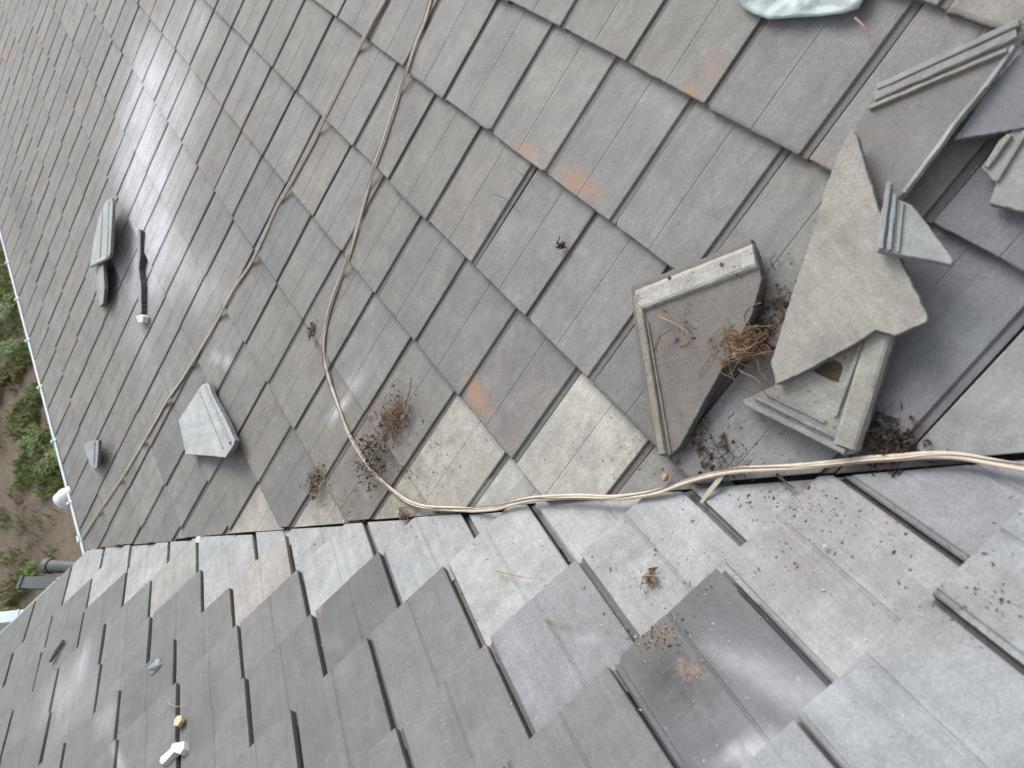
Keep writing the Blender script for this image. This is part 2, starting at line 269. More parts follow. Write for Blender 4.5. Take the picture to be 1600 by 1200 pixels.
def tile(acc, pl, r, c, rs, rlen, eL, tint, near, clip):
    """one interlocking tile: eL = eave coordinate of its left edge (seen from the eave), rs = slope position of its front edge"""
    sg = 1 if pl == 'A' else -1
    L = rlen + .055
    gap = .0015
    ne = 16 if near else 8; nv = 18 if near else 8
    mg = .138; gd = .0012 if pl == 'A' else .0030; gw = .0022 if pl == 'A' else .0026
    wide = pl == 'B' and r >= 1
    ee0, ee1 = (.2790, .2965) if pl == 'A' else ((.2800, .2905) if wide else (.2825, .2900))
    sd_ = .0075 if pl == 'A' else (.0050 if wide else .0150)
    E = sorted(set([gap, gap + .0025, mg - gw * 1.7, mg - gw * .5, mg + gw * .5, mg + gw * 1.7, ee0 - .0030, ee0 - .0008, ee0, ee1] + ([.2909, .2992] if pl == 'B' else []) + [round(x, 4) for x in np.linspace(.012, .264, ne) if abs(x - mg) > .009]))
    E = np.array(E)
    def prof(e):
        h = np.zeros_like(e); h[e < gap + .001] = -.0018
        h[(abs(e - mg) < gw)] = -gd
        h[(e > ee0 - .002)] = -.0018; h[e > ee0 - .0004] = -sd_
        if pl == 'B': h[e > .2907] = -.0205
        return h
    Vv = np.concatenate([[0, .0022, .0055], np.linspace(.012, L, nv)])
    rn = random.random() * 60
    j1, j2, j3 = random.gauss(0, .0010), random.gauss(0, .0016), random.gauss(0, .0018)
    de, ds = random.gauss(0, .0012), random.gauss(0, .0022)
    rot = random.gauss(0, .0035)
    ee, vv = np.meshgrid(E, Vv, indexing='ij')
    hh = prof(E)[:, None] - TT * vv / rlen + j1 + j2 * (ee / W - .5) + j3 * (vv / L - .5)
    hh = np.where(vv < .001, hh - .0016, hh)
    # worn, slightly uneven front edge
    fr = np.array([noise.noise(Vector((x * 28, rn, 1))) for x in E]) * .0022 + np.array([noise.noise(Vector((x * 110, rn, 7))) for x in E]) * .0012
    w2 = np.clip(1 - vv / .012, 0, 1)
    s_ = rs + ds + vv + fr[:, None] * w2 + rot * (ee - W / 2)
    if near and random.random() < .22:      # a chipped front corner
        ec = 0 if random.random() < .5 else ee0; rad = random.uniform(.008, .02); dd_ = np.hypot(ee - ec, vv) / rad
        s_ = s_ + np.clip(1 - dd_, 0, 1) * rad * .6; hh = hh - np.clip(1 - dd_, 0, 1) * .003
    wav = np.array([[noise.noise(Vector((x * 9, y * 7, rn))) for y in Vv] for x in E]) * .0011
    hh = hh + wav
    e_ = eL + sg * (ee + de - rot * vv)
    ni, nj = ee.shape
    base = [e_.ravel(), s_.ravel(), hh.ravel()]
    faces = []
    idx = lambda i, j: i * nj + j
    for i in range(ni - 1):
        for j in range(nj - 1): faces.append([idx(i, j), idx(i + 1, j), idx(i + 1, j + 1), idx(i, j + 1)])
    # skirts: front, left, right
    n0 = ni * nj; D = np.stack(base, 1); low = []
    ring = [(i, 0) for i in range(ni)]
    extra = []; 
    for k, (seq, dep) in enumerate((([(i, 0) for i in range(ni)], TT - .002), ([(0, j) for j in range(nj)], .026), ([(ni - 1, j) for j in range(nj)], .016))):
        st = n0 + len(extra)
        for (i, j) in seq:
            d = D[idx(i, j)].copy(); d[2] -= dep
            if k == 0: d[2] = min(d[2], -TT + .002); d[1] += .002
            extra.append(d)
        for q in range(len(seq) - 1):
            a, b_ = idx(*seq[q]), idx(*seq[q + 1]); faces.append([b_, a, st + q, st + q + 1] if k != 1 else [a, b_, st + q + 1, st + q])
    D = np.concatenate([D, np.array(extra)])
    if sg < 0: faces = [f[::-1] for f in faces]
    if clip is not None:
        # cut along the valley: e vs plan coordinate of the slope
        jit = random.gauss(0, .003); jit2 = random.gauss(0, .012)
        def f(d):
            plan = d[1] * cp - d[2] * sp
            val = (plan - d[0]) if pl == 'A' else (plan - d[0])
            return val - clip - jit - jit2 * ((d[0] - eL))
        vals = np.array([f(d) for d in D])
        if (vals < 0).all(): return False
        if (vals < 0).any():
            nf = []; nd = [d for d in D]
            for fc in faces:
                if all(vals[q] >= 0 for q in fc): nf.append(fc); continue
                if all(vals[q] < 0 for q in fc): continue
                o, cut = clipline([D[q] for q in fc], f)
                if len(o) < 3: continue
                st = len(nd); nd += o; nf.append(list(range(st, st + len(o))))
                if len(cut) == 2 and fc[0] < n0 and max(fc) < n0:
                    st = len(nd); a, b_ = cut; a2 = a.copy(); b2 = b_.copy(); a2[2] -= TT; b2[2] -= TT
                    nd += [a, b_, b2, a2]; nf.append([st, st + 1, st + 2, st + 3])
            D = np.array(nd); faces = nf
    used = sorted(set(q for f_ in faces for q in f_)); mp = {q: i for i, q in enumerate(used)}
    D = D[used]; faces = [[mp[q] for q in f_] for f_ in faces]
    P = np.array([world(*d, pl) for d in D])
    mk = marks_at(D[:, 0], D[:, 1], pl)
    pc = np.stack([D[:, 0], D[:, 1], D[:, 2] * 1.0 + rn], 1)
    tc = np.ones((len(D), 4)); tc[:, :3] = tint
    # moss and grime on the front edge; slope A also gets painted course shadow lines
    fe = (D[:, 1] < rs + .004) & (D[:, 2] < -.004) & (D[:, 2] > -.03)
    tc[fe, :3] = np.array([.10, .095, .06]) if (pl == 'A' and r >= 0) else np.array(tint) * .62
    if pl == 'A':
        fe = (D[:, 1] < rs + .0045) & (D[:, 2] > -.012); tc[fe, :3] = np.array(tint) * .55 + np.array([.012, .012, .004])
    strip = (abs(D[:, 0] - eL) > ee0 - .0002)  # slope B joint ledges below are darkened, painting in the joint's depth shade
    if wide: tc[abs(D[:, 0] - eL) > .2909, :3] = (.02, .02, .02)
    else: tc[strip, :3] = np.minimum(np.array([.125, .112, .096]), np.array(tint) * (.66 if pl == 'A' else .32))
    if pl == 'B': tc[(abs(D[:, 0] - eL) < .004) & (D[:, 2] < -.024), :3] = (.02, .02, .02)  # foot of the side wall near black, its shade painted in
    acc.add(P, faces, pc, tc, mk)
    return True

def inframe(P, m=160):
    X = RC @ (P - T)
    if X[2] < .2: return False
    u, v = CX + F * X[0] / X[2], CY + F * X[1] / X[2]
    return -m < u < 1600 + m and -m < v < 1200 + m

house = empty('house', (0, 0, -3.0))
tag(house, 'house corner seen from above, two grey tile roof slopes meeting in a valley', 'house')
accA, accB = Acc(), Acc(); pales = []
def hsv_j(t, k=.06):
    f = 1 + random.gauss(0, k); wc = random.gauss(0, .012)
    return (t[0] * f * (1 + wc), t[1] * f, t[2] * f * (1 - wc))
rowsA = sorted(UA)
SA = {r: YA + G * r + UA[r] for r in rowsA}; SA[-10] = -.03
for r in rowsA[:-1]:
    rlen = SA[r + 1] - SA[r]
    for c in range(-36, 18):
        eL = XA + W * (c - 1) + XO[r]
        pm = world(eL + .15, SA[r] + .17, 0, 'A')
        if eL > (SA[r] + rlen + .1) * cp + .05: continue
        if not inframe(pm, 420): continue
        dist = np.linalg.norm(pm - T)
        t = PALE_A.get((r, c)); pale = t is not None
        if not pale:
            t = SHADE_A.get((r, c), (.216, .206, .187)); t = tuple(.5 * a_ + .5 * b_ for a_, b_ in zip(t, (.216, .207, .189)))
            t = hsv_j(t, .04 if (r, c) in SHADE_A else .05)
        clip = .009 if eL + W > SA[r] * cp - .05 else None
        if pale:
            a = Acc()
            if tile(a, 'A', r, c, SA[r], rlen, eL, t, dist < 3.4, clip): pales.append(('A', r, c, a))
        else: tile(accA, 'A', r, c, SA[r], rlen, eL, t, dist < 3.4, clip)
SB = {r: XB + G * v for r, v in POSB.items()}; SB[-9] = .02
rowsB = sorted(SB)
for r in rowsB[:-1]:
    rlen = SB[r + 1] - SB[r]
    for c in range(-22, 12):
        eL = YB[r] + .012 + W * (c + 1) - W if False else YB[r] - .012 + W * (c + 1) + .0
        # tile c hangs from its left edge eL down to eL-W; c = 0 ends at the first joint off the valley
        eL = YB[r] - .012 + W * c
        plan = SB[r] * cp
        if eL - W > (SB[r] + rlen + .1) * cp + .05: continue
        pm = world(eL - .15, SB[r] + .17, 0, 'B')
        if not inframe(pm, 420): continue
        dist = np.linalg.norm(pm - T)
        pale = c >= 1
        if (r, c) in SHADE_B: t = SHADE_B[(r, c)]
        elif pale: t = hsv_j((.318, .332, .335), .045)
        else: t = hsv_j((.132, .141, .139), .06)
        clip = .004 if eL > SB[r] * cp - .05 else None
        if pale and r < 2:
            a = Acc()
            if tile(a, 'B', r, c, SB[r], rlen, eL, t, dist < 3.4, clip): pales.append(('B', r, c, a))
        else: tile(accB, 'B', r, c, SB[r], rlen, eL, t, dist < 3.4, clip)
slopeA = accA.build('roof_slope', house); slopeA['label'] = 'roof slope of weathered brown grey tiles'
slopeB = accB.build('roof_slope', house); slopeB['label'] = 'roof slope of darker blue grey tiles below the valley'
for pl, r, c, a in pales:
    o = a.build('roof_tile', slopeA if pl == 'A' else slopeB); o['label'] = 'pale newer cut tile beside the valley'

def prism(V2, z0f, z1f): pass
# underlay beneath the tiles (dark, seen in the open joints), valley trough, walls, fascia
def slab(name, pts, th, m, parent, n):
    n = np.array(n); P = [np.array(p) for p in pts]; k = len(P)
    V = P + [p - n * th for p in P]
    Fs = [tuple(range(k)), tuple(range(2 * k - 1, k - 1, -1))] + [(i, (i + 1) % k, k + (i + 1) % k, k + i)[::-1] for i in range(k)]
    return mesh(name, V, Fs, m, parent)
hd = -.052
def onA(x, y): return np.array([x, y, (y * sp + hd) / cp])
def onB(x, y): return np.array([x, y, (x * sp + hd) / cp])
slab('underlay', [onA(-11, .0), onA(0, .0), onA(5.2, 5.2), onA(-11, 5.2)], .03, M['deck'], house, NA)
slab('underlay', [onB(.01, -5), onB(5.2, -5), onB(5.2, 5.18), onB(.01, -.01)], .03, M['deck'], house, NB)
# valley trough: a shallow dark folded strip
vz = lambda t, dz: np.array([t, t, t * math.tan(PITCH) + dz])
Vt = []; Ft = []
for i, t in enumerate(np.linspace(.02, 5, 26)):
    for q in (-.09, -.03, 0, .03, .09):
        Vt.append((t - q, t + q, max((t + q) if q > 0 else (t - q), t) * math.tan(PITCH) - .046))
for i in range(25):
    for k in range(4): a = i * 5 + k; Ft.append((a, a + 1, a + 6, a + 5))
mesh('valley_trough', Vt, Ft, M['deck'], house)

def box(V, Fs, c, sx, sy, sz, ax=None):
    ax = ax if ax is not None else np.eye(3); n = len(V)
    for dx in (-1, 1):
        for dy in (-1, 1):
            for dz in (-1, 1): V.append(np.array(c) + ax[0] * dx * sx / 2 + ax[1] * dy * sy / 2 + ax[2] * dz * sz / 2)
    for f in ((0, 1, 3, 2), (4, 6, 7, 5), (0, 4, 5, 1), (2, 3, 7, 6), (0, 2, 6, 4), (1, 5, 7, 3)): Fs.append(tuple(n + i for i in f))
def boxes(name, L, m, parent=None):
    V, Fs = [], []
    for b_ in L: box(V, Fs, *b_)
    return mesh(name, V, Fs, m, parent)
boxes('fascia', [((-5.5, .035, -.14), 11, .022, .17)], M['fascia'], house)
boxes('fascia', [((.045, -2.47, -.14), .022, 5, .17)], M['fascia'], house)
boxes('wall', [((-5.3, .45, -1.62), 11.4, .2, 2.76)], M['wall'], house)
boxes('wall', [((.45, -2.31, -1.62), .2, 5.3, 2.76)], M['wall'], house)
boxes('soffit', [((-5.3, .2, -.22), 11.2, .3, .02)], M['fascia'], house)
boxes('soffit', [((.2, -2.5, -.22), .3, 5.0, .02)], M['fascia'], house)

def tube(path, rad, seg=10, closed=False, rfun=None):
    P = [np.array(p, float) for p in path]; V = []; Fs = []; up = np.array([.1, .2, 1.0])
    n = len(P)
    for i, p in enumerate(P):
        t = P[min(i + 1, n - 1)] - P[max(i - 1, 0)]; t = t / (np.linalg.norm(t) + 1e-9)
        a = np.cross(t, up); a /= np.linalg.norm(a) + 1e-9; b_ = np.cross(t, a)
        rr = rfun(i / (n - 1)) if rfun else rad
        for k in range(seg):
            th = 2 * math.pi * k / seg; V.append(p + (a * math.cos(th) + b_ * math.sin(th)) * rr)
    for i in range(n - 1):
        for k in range(seg): Fs.append((i * seg + k, i * seg + (k + 1) % seg, (i + 1) * seg + (k + 1) % seg, (i + 1) * seg + k))
    Fs.append(tuple(range(seg))[::-1]); Fs.append(tuple((n - 1) * seg + k for k in range(seg)))
    return V, Fs
def join(*parts):
    V, Fs = [], []
    for v, f in parts:
        n = len(V); V += list(v); Fs += [tuple(i + n for i in q) for q in f]
    return V, Fs
# half round gutters: bowl with an outward bead
def gutter(p0, p1, outward, r=.058):
    p0 = np.array(p0, float); p1 = np.array(p1, float); o = np.array(outward, float); z = np.array([0, 0, 1.0])
    V = []; Fs = []; K = 14
    for q in (p0, p1):
        for k in range(K + 1):
            th = math.pi * k / K; V.append(q - o * math.cos(th) * r - z * math.sin(th) * r)
        for k in range(K + 1):
            th = math.pi * (K - k) / K; V.append(q - o * math.cos(th) * (r - .003) - z * math.sin(th) * (r - .003))
    S = 2 * K + 2
    for k in range(S): Fs.append((k, (k + 1) % S, S + (k + 1) % S, S + k))
    for b_ in (0, S):
        for k in range(K): Fs.append((b_ + k, b_ + k + 1, b_ + S - 2 - k, b_ + S - 1 - k))
    bead = tube([p0 + o * (r + .004) + z * .004, p1 + o * (r + .004) + z * .004], .0095, 8)
    return join((V, Fs), bead)
gy = -.022
gA = mesh('gutter', *gutter((-11, gy, -.062), (.03, gy, -.062), (0, -1, 0)), M['gutter'], house)
gA['label'] = 'pale half round gutter along the long eave'
for k in range(13):
    x = -.5 - k * .62
    V, Fs = [], []
    box(V, Fs, (x, gy - .01, -.052), .020, .13, .005); box(V, Fs, (x, gy - .070, -.050), .020, .020, .022)
    mesh('bracket', V, Fs, M['gutter'], gA)
V, Fs = [], []
box(V, Fs, (-.18, gy - .0665, -.062), .05, .016, .04)
mesh('joint_clip', V, Fs, M['gutter'], gA)
gB = mesh('gutter', *gutter((-.03, -5, -.10), (-.03, -.36, -.10), (-1, 0, 0)), M['gutter'], house)
gB['label'] = 'pale gutter section below the short eave'
# white outlet socket sticking out of the gutter
oc = at(103, 778, 'G', -.09)
dirv = np.array([-.12, -1, -.08]); dirv /= np.linalg.norm(dirv)
def ringtube(c, d, prof):
    up = np.array([0, 0, 1.0]); a = np.cross(d, up); a /= np.linalg.norm(a); b_ = np.cross(a, d); V = []; Fs = []; S = 28
    for (z, r_) in prof:
        for k in range(S):
            th = 2 * math.pi * k / S; V.append(c + d * z + (a * math.cos(th) + b_ * math.sin(th)) * r_)
    for i in range(len(prof) - 1):
        for k in range(S): Fs.append((i * S + k, i * S + (k + 1) % S, (i + 1) * S + (k + 1) % S, (i + 1) * S + k))
    return V, Fs
mesh('outlet_socket', *ringtube(oc + np.array([0, .03, 0]), dirv, [(-.06, .03), (-.03, .048), (.0, .050), (.008, .062), (.03, .064), (.034, .052), (.05, .054), (.056, .062), (.072, .062), (.075, .052), (.072, .040), (.03, .036), (.03, .0)]), M['white'], gA, smooth=True)
# loose dark pipes at the inner corner, under the eaves
e0 = at(112, 886, 'G', -.2); e1 = at(74, 884, 'G', -.2)
dp = tag(empty('drain_pipe', tuple(e0)), 'dark grey round pipe end poking out below the roof corner', 'pipe')
dd = (e1 - e0); ln = np.linalg.norm(dd); dd /= ln
mesh('pipe', *ringtube(e0, dd, [(-.12, .042), (ln - .05, .042), (ln - .05, .05), (ln, .052), (ln, .040), (ln - .12, .038), (ln - .12, 0)]), M['pipe'], dp, smooth=False)
b0 = at(97, 912, 'G', -.2); b1 = at(40, 911, 'G', -.2); ax = b1 - b0; L_ = np.linalg.norm(ax); ax /= L_; ay = np.cross([0, 0, 1.0], ax)
bp_ = tag(empty('square_pipe', tuple(b0)), 'dark grey square section of downpipe lying beyond the short eave', 'pipe')
V, Fs = [], []
box(V, Fs, (b0 + b1) / 2 + ax * -.06, L_ + .12, .075, .07, np.array([ax, ay, [0, 0, 1.0]]))
mesh('pipe', V, Fs, M['pipe'], bp_)
V, Fs = [], []
box(V, Fs, b1, .03, .09, .085, np.array([ax, ay, [0, 0, 1.0]]))
mesh('collar', V, Fs, M['pipe'], bp_)
b0 = at(40, 962, 'G', -.16); b1 = at(-60, 972, 'G', -.16); ax = b1 - b0; L_ = np.linalg.norm(ax); ax /= L_; ay = np.cross([0, 0, 1.0], ax)
V, Fs = [], []
box(V, Fs, (b0 + b1) / 2, L_, .07, .05, np.array([ax, ay, [0, 0, 1.0]])); box(V, Fs, b0 + ax * .04 + np.array([0, 0, .028]), .02, .075, .006, np.array([ax, ay, [0, 0, 1.0]]))
tag(mesh('scaffold_rail', V, Fs, M['gutter']), 'pale grey rail running out of the picture under the short eave', 'rail')
bd = tag(empty('timber_stack', tuple(at(10, 1000, 'G', -1.6))), 'brown weathered boards in the dark below the short eave', 'boards')
for k in range(5):
    a_ = at(-90, 1010 - k * 4 + k * k, 'G', -1.6); b_ = at(60, 962 + k * 9, 'G', -1.6) ; c_ = (a_ + b_) / 2; ax = b_ - a_; L_ = np.linalg.norm(ax); ax /= L_
    V, Fs = [], []
    box(V, Fs, c_ + np.array([0, 0, -.05 * k]), L_, .09, .025, np.array([ax, np.cross([0, 0, 1.0], ax), [0, 0, 1.0]]))
    mesh('board', V, Fs, M['wood'], bd)

# ------------------------------------------------------------------ loose tile pieces
def frag(name, label, pts, anchors, pl='A', th=.017, tint=(.3, .3, .28), ribs=(), marks=(0, 0, 0), cat='tile fragment', group=None, straight=(), rag=.0011, edge=None, jseed=0, lighten=None):
    rnd = random.Random(jseed + 11)
    A3 = [at(x, y, pl, h) for x, y, h in anchors]
    n = np.cross(A3[1] - A3[0], A3[2] - A3[0]); n /= np.linalg.norm(n)
    if n @ NRM[pl] < 0: n = -n
    def on(x, y, up=0):
        d = ray(x, y); p0 = A3[0] + n * up; return T + d * (((p0 - T) @ n) / (d @ n))
    P = [on(x, y) for x, y in pts]
    k = len(P); out_ = []
    for i in range(k):
        a, b_ = P[i], P[(i + 1) % k]; L_ = np.linalg.norm(b_ - a); m_ = max(1, int(L_ / .005)); t = b_ - a; t = t / (L_ + 1e-9); side = np.cross(n, t)
        ph = rnd.random() * 50
        for q in range(m_):
            f = q / m_; am = 0 if i in straight else rag
            off = am * (noise.noise(Vector((f * L_ * 60, ph, 0))) * 1.6 + noise.noise(Vector((f * L_ * 190, ph, 3))) + .8 * noise.noise(Vector((f * L_ * 420, ph, 9))))
            out_.append(a + (b_ - a) * f + side * off * min(1, 4 * f, 4 * (1 - f)) * 1.0 if q else a)
    m_ = len(out_); cen = sum(out_) / m_
    # inset direction per vertex
    area = sum(np.cross(out_[i] - cen, out_[(i + 1) % m_] - cen) @ n for i in range(m_))
    if area < 0: out_ = out_[::-1]
    ins = []
    for i in range(m_):
        t = out_[(i + 1) % m_] - out_[i - 1]; t /= np.linalg.norm(t) + 1e-9; ins.append(out_[i] + np.cross(n, t) * .0018)
    V = ins + [p - n * .0016 for p in out_] + [p - n * (th * .6) + 0 * n for p in out_] + [p - n * th for p in out_]
    for i in range(2 * m_, 3 * m_): V[i] = V[i] + np.array([rnd.gauss(0, .0008) for _ in range(3)])
    Fs = [tuple(range(m_))]
    for l_ in range(3):
        for i in range(m_): j = (i + 1) % m_; Fs.append((l_ * m_ + i, (l_ + 1) * m_ + i, (l_ + 1) * m_ + j, l_ * m_ + j))
    Fs.append(tuple(range(4 * m_ - 1, 3 * m_ - 1, -1)))
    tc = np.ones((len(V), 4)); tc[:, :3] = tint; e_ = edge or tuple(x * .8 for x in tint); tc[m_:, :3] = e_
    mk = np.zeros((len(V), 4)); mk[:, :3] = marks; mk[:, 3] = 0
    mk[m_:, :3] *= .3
    for rb in ribs:
        (x0, y0), (x1, y1), wd, hg = rb[:4]; col = rb[4] if len(rb) > 4 else tint
        a, b_ = on(x0, y0, .0), on(x1, y1, .0); t = b_ - a; L_ = np.linalg.norm(t); t /= L_; s_ = np.cross(n, t)
        base = len(V); K = max(2, int(L_ / .02)); prf = [(-wd / 2, -.004), (-wd / 2 * .82, hg * .8), (-wd / 2 * .6, hg), (wd / 2 * .6, hg), (wd / 2 * .82, hg * .8), (wd / 2, -.004)]
        for q in range(K + 1):
            for (w_, h_) in prf: V.append(a + t * L_ * q / K + s_ * (w_ + rnd.gauss(0, .0004)) + n * (h_ + rnd.gauss(0, .0003)))
        for q in range(K):
            for r_ in range(5): o_ = base + q * 6 + r_; Fs.append((o_, o_ + 1, o_ + 7, o_ + 6))
        Fs.append(tuple(base + i for i in range(6))[::-1]); Fs.append(tuple(base + K * 6 + i for i in range(6)))
        add = (K + 1) * 6; t2 = np.ones((add, 4)); t2[:, :3] = col; tc = np.concatenate([tc, t2]); m2 = np.zeros((add, 4)); m2[:, :3] = marks; m2[:, 3] = 0; mk = np.concatenate([mk, m2])
    V = np.array(V); cen = V.mean(0)
    # local texture axes on the piece
    t = P[1] - P[0]; t /= np.linalg.norm(t); s_ = np.cross(n, t); rn = rnd.random() * 90
    pc = np.stack([(V - cen) @ s_, (V - cen) @ t, (V - cen) @ n + rn], 1)
    o = mesh(name, V - cen, Fs, TILE, attrs={'pc': ('FLOAT_VECTOR', pc), 'tcol': ('FLOAT_COLOR', tc), 'marks': ('FLOAT_COLOR', mk)})
    o.location = Vector(cen)
    tag(o, label, cat, group)
    return o
GRP = 'broken tile pieces lying loose on the roof'
PALE, CREAM, BLUE = (.36, .365, .355), (.37, .355, .325), (.12, .135, .165)
# overturned corner piece with nail holes
f1 = frag('broken_tile', 'overturned broken tile with two nail holes in its pale top lip and roots beside it',
     [(985, 447), (1172, 374), (1182, 398), (1190, 437), (1174, 494), (1120, 592), (1062, 698), (1046, 712), (1030, 712), (1008, 630), (994, 530)],
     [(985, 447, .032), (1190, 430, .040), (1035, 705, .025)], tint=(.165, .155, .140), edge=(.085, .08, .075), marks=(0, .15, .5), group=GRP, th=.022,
     ribs=[((998, 470), (1181, 400), .060, .010, (.50, .49, .46)), ((998, 462), (1037, 709), .022, .010, (.29, .275, .22)), ((1013, 505), (1048, 706), .006, .005, (.22, .21, .17))], jseed=1)
# big pale piece on top of the pile
f3 = frag('broken_tile', 'large pale buff pointed tile piece lying across the pile',
     [(1330, 203), (1339, 212), (1348, 244), (1372, 325), (1412, 418), (1449, 492), (1448, 503), (1398, 525), (1368, 516), (1335, 538), (1262, 578), (1212, 601), (1204, 566), (1209, 552), (1240, 450), (1268, 370), (1290, 292), (1316, 225)],
     [(1330, 203, .075), (1449, 498, .065), (1209, 580, .050)], tint=(.345, .325, .28), edge=(.17, .17, .165), marks=(.03, .12, .12), group=GRP, jseed=3, ribs=())
# triangular overturned corner below it
f5 = frag('broken_tile', 'triangular overturned tile corner with double ridges beside the valley cable',
     [(1158, 627), (1200, 607), (1262, 575), (1325, 528), (1392, 512), (1398, 528), (1378, 590), (1343, 700), (1336, 708), (1318, 712), (1240, 668)],
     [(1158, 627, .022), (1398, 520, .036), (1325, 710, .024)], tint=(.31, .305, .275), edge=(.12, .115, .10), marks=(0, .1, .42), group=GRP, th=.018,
     ribs=[((1166, 629), (1322, 706), .012, .010, (.27, .29, .29)), ((1180, 620), (1330, 694), .009, .008, (.27, .28, .28)), ((1200, 616), (1290, 660), .006, .005, (.25, .26, .25)), ((1376, 521), (1322, 698), .052, .011, (.33, .325, .28)), ((1348, 535), (1306, 650), .010, .006, (.30, .30, .27))], jseed=5)
# long leaning piece with ribbed band
f2 = frag('broken_tile', 'dark leaning tile piece with a ribbed upper band and pale broken edge',
     [(1336, 196), (1350, 172), (1372, 130), (1480, 80), (1597, 30), (1600, 46), (1583, 76), (1539, 136), (1492, 192), (1458, 240), (1410, 304), (1376, 330), (1352, 262)],
     [(1340, 200, .025), (1598, 35, .055), (1410, 306, .040)], tint=(.15, .148, .142), edge=(.40, .40, .39), marks=(.04, .18, .30), group=GRP, jseed=2,
     ribs=[((1374, 138), (1594, 38), .016, .010, (.27, .27, .265)), ((1584, 72), (1539, 136), .008, .002, (.36, .36, .35)), ((1539, 135), (1491, 193), .007, .0025, (.36, .36, .35)), ((1492, 191), (1457, 241), .009, .002, (.38, .38, .37)), ((1458, 239), (1412, 301), .009, .0025, (.38, .38, .37)), ((1368, 152), (1590, 54), .022, .007, (.25, .25, .245)), ((1360, 170), (1575, 80), .010, .008, (.27, .25, .20))])
f4 = frag('broken_tile', 'small grey green tile wedge with ridges, resting on the large buff piece',
     [(1386, 283), (1394, 288), (1404, 312), (1424, 320), (1446, 346), (1490, 407), (1486, 414), (1440, 404), (1370, 392), (1373, 350)],
     [(1386, 283, .085), (1490, 410, .082), (1370, 392, .096)], tint=(.27, .285, .27), edge=(.25, .24, .18), marks=(.12, 0, .05), group=GRP, jseed=4,
     ribs=[((1390, 288), (1377, 390), .010, .009, (.25, .27, .28)), ((1399, 306), (1390, 392), .009, .008, (.27, .29, .30)), ((1411, 318), (1403, 394), .006, .005, (.24, .25, .25))])
f6 = frag('broken_tile', 'dark blue grey tile slab at the upper right corner of the pile',
     [(1489, 219), (1512, 188), (1545, 138), (1588, 88), (1640, 60), (1760, 60), (1760, 175), (1600, 200), (1545, 210)],
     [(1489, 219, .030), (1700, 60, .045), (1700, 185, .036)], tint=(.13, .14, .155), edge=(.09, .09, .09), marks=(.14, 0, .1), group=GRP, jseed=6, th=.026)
f7 = frag('broken_tile', 'pale green grey ribbed tile piece tucked under the blue grey slab at right',
     [(1534, 262), (1562, 218), (1592, 196), (1720, 190), (1720, 345), (1600, 331), (1546, 318), (1556, 288)],
     [(1534, 262, .028), (1720, 190, .028), (1600, 331, .03)], tint=(.27, .285, .26), edge=(.20, .20, .16), marks=(.1, 0, .05), group=GRP, jseed=7,
     ribs=[((1542, 262), (1578, 212), .012, .007, (.27, .265, .22)), ((1556, 284), (1604, 206), .010, .007, (.24, .24, .20))])
f8 = frag('broken_tile', 'pale four sided tile piece with a ribbed edge lying below the left hand cable',
     [(315, 601), (325, 598), (333, 620), (352, 655), (367, 688), (364, 697), (352, 715), (322, 712), (290, 710), (279, 656)],
     [(315, 601, .03), (366, 690, .055), (285, 700, .03)], tint=(.42, .44, .43), edge=(.16, .16, .16), marks=(.25, 0, 0), group=GRP, jseed=8, th=.02,
     ribs=[((322, 604), (361, 692), .014, .009, (.28, .31, .32)), ((312, 612), (349, 700), .007, .005, (.26, .28, .29))])
f9 = frag('broken_tile', 'tiny tile chip with a dark side, nearest to the gutter',
     [(130, 695), (140, 689), (154, 688), (153, 712), (151, 731), (146, 731), (141, 727)],
     [(130, 695, .02), (154, 690, .06), (148, 730, .035)], tint=(.33, .35, .36), edge=(.10, .11, .12), marks=(.2, 0, 0), group=GRP, jseed=9, rag=.001,
     ribs=[((149, 690), (147, 727), .028, .004, (.17, .20, .23))])
f10 = frag('broken_tile', 'ribbed tile piece propped up steeply above the gutter, larger of the propped pair',
     [(140, 417), (147, 372), (154, 340), (166, 313), (174, 309), (176, 318), (172, 395), (170, 402)],
     [(140, 417, .03), (168, 310, .07), (171, 400, .11)], tint=(.33, .36, .35), edge=(.10, .10, .10), marks=(.3, 0, 0), group=GRP, jseed=10, th=.018, rag=.001,
     ribs=[((171, 316), (168, 400), .018, .008, (.40, .43, .42)), ((161, 330), (157, 404), .010, .006, (.26, .29, .30)), ((144, 414), (168, 402), .022, .008, (.42, .44, .42))])
f10b = frag('broken_tile', 'narrow pale sliver standing under the propped ribbed tile piece',
     [(149, 419), (161, 413), (163, 450), (161, 474), (155, 479), (151, 462)],
     [(149, 419, .01), (161, 413, .06), (156, 478, .03)], tint=(.33, .35, .34), edge=(.07, .08, .08), marks=(.2, 0, 0), group=GRP, jseed=12, th=.02, rag=.001,
     ribs=[((151, 425), (154, 470), .014, .004, (.40, .42, .40))])
f11 = frag('broken_tile', 'dusty upright tile sliver, its side coloured black as a shadow gap, in the white cutting dust',
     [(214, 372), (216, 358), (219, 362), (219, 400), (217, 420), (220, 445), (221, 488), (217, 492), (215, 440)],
     [(212, 400, .010), (219, 372, .022), (221, 488, .022)], tint=(.33, .34, .36), edge=(.02, .02, .022), marks=(0, 0, 0), group=GRP, jseed=13, th=.034, rag=.002)  # black edge colour paints the shadow crack beside the sliver

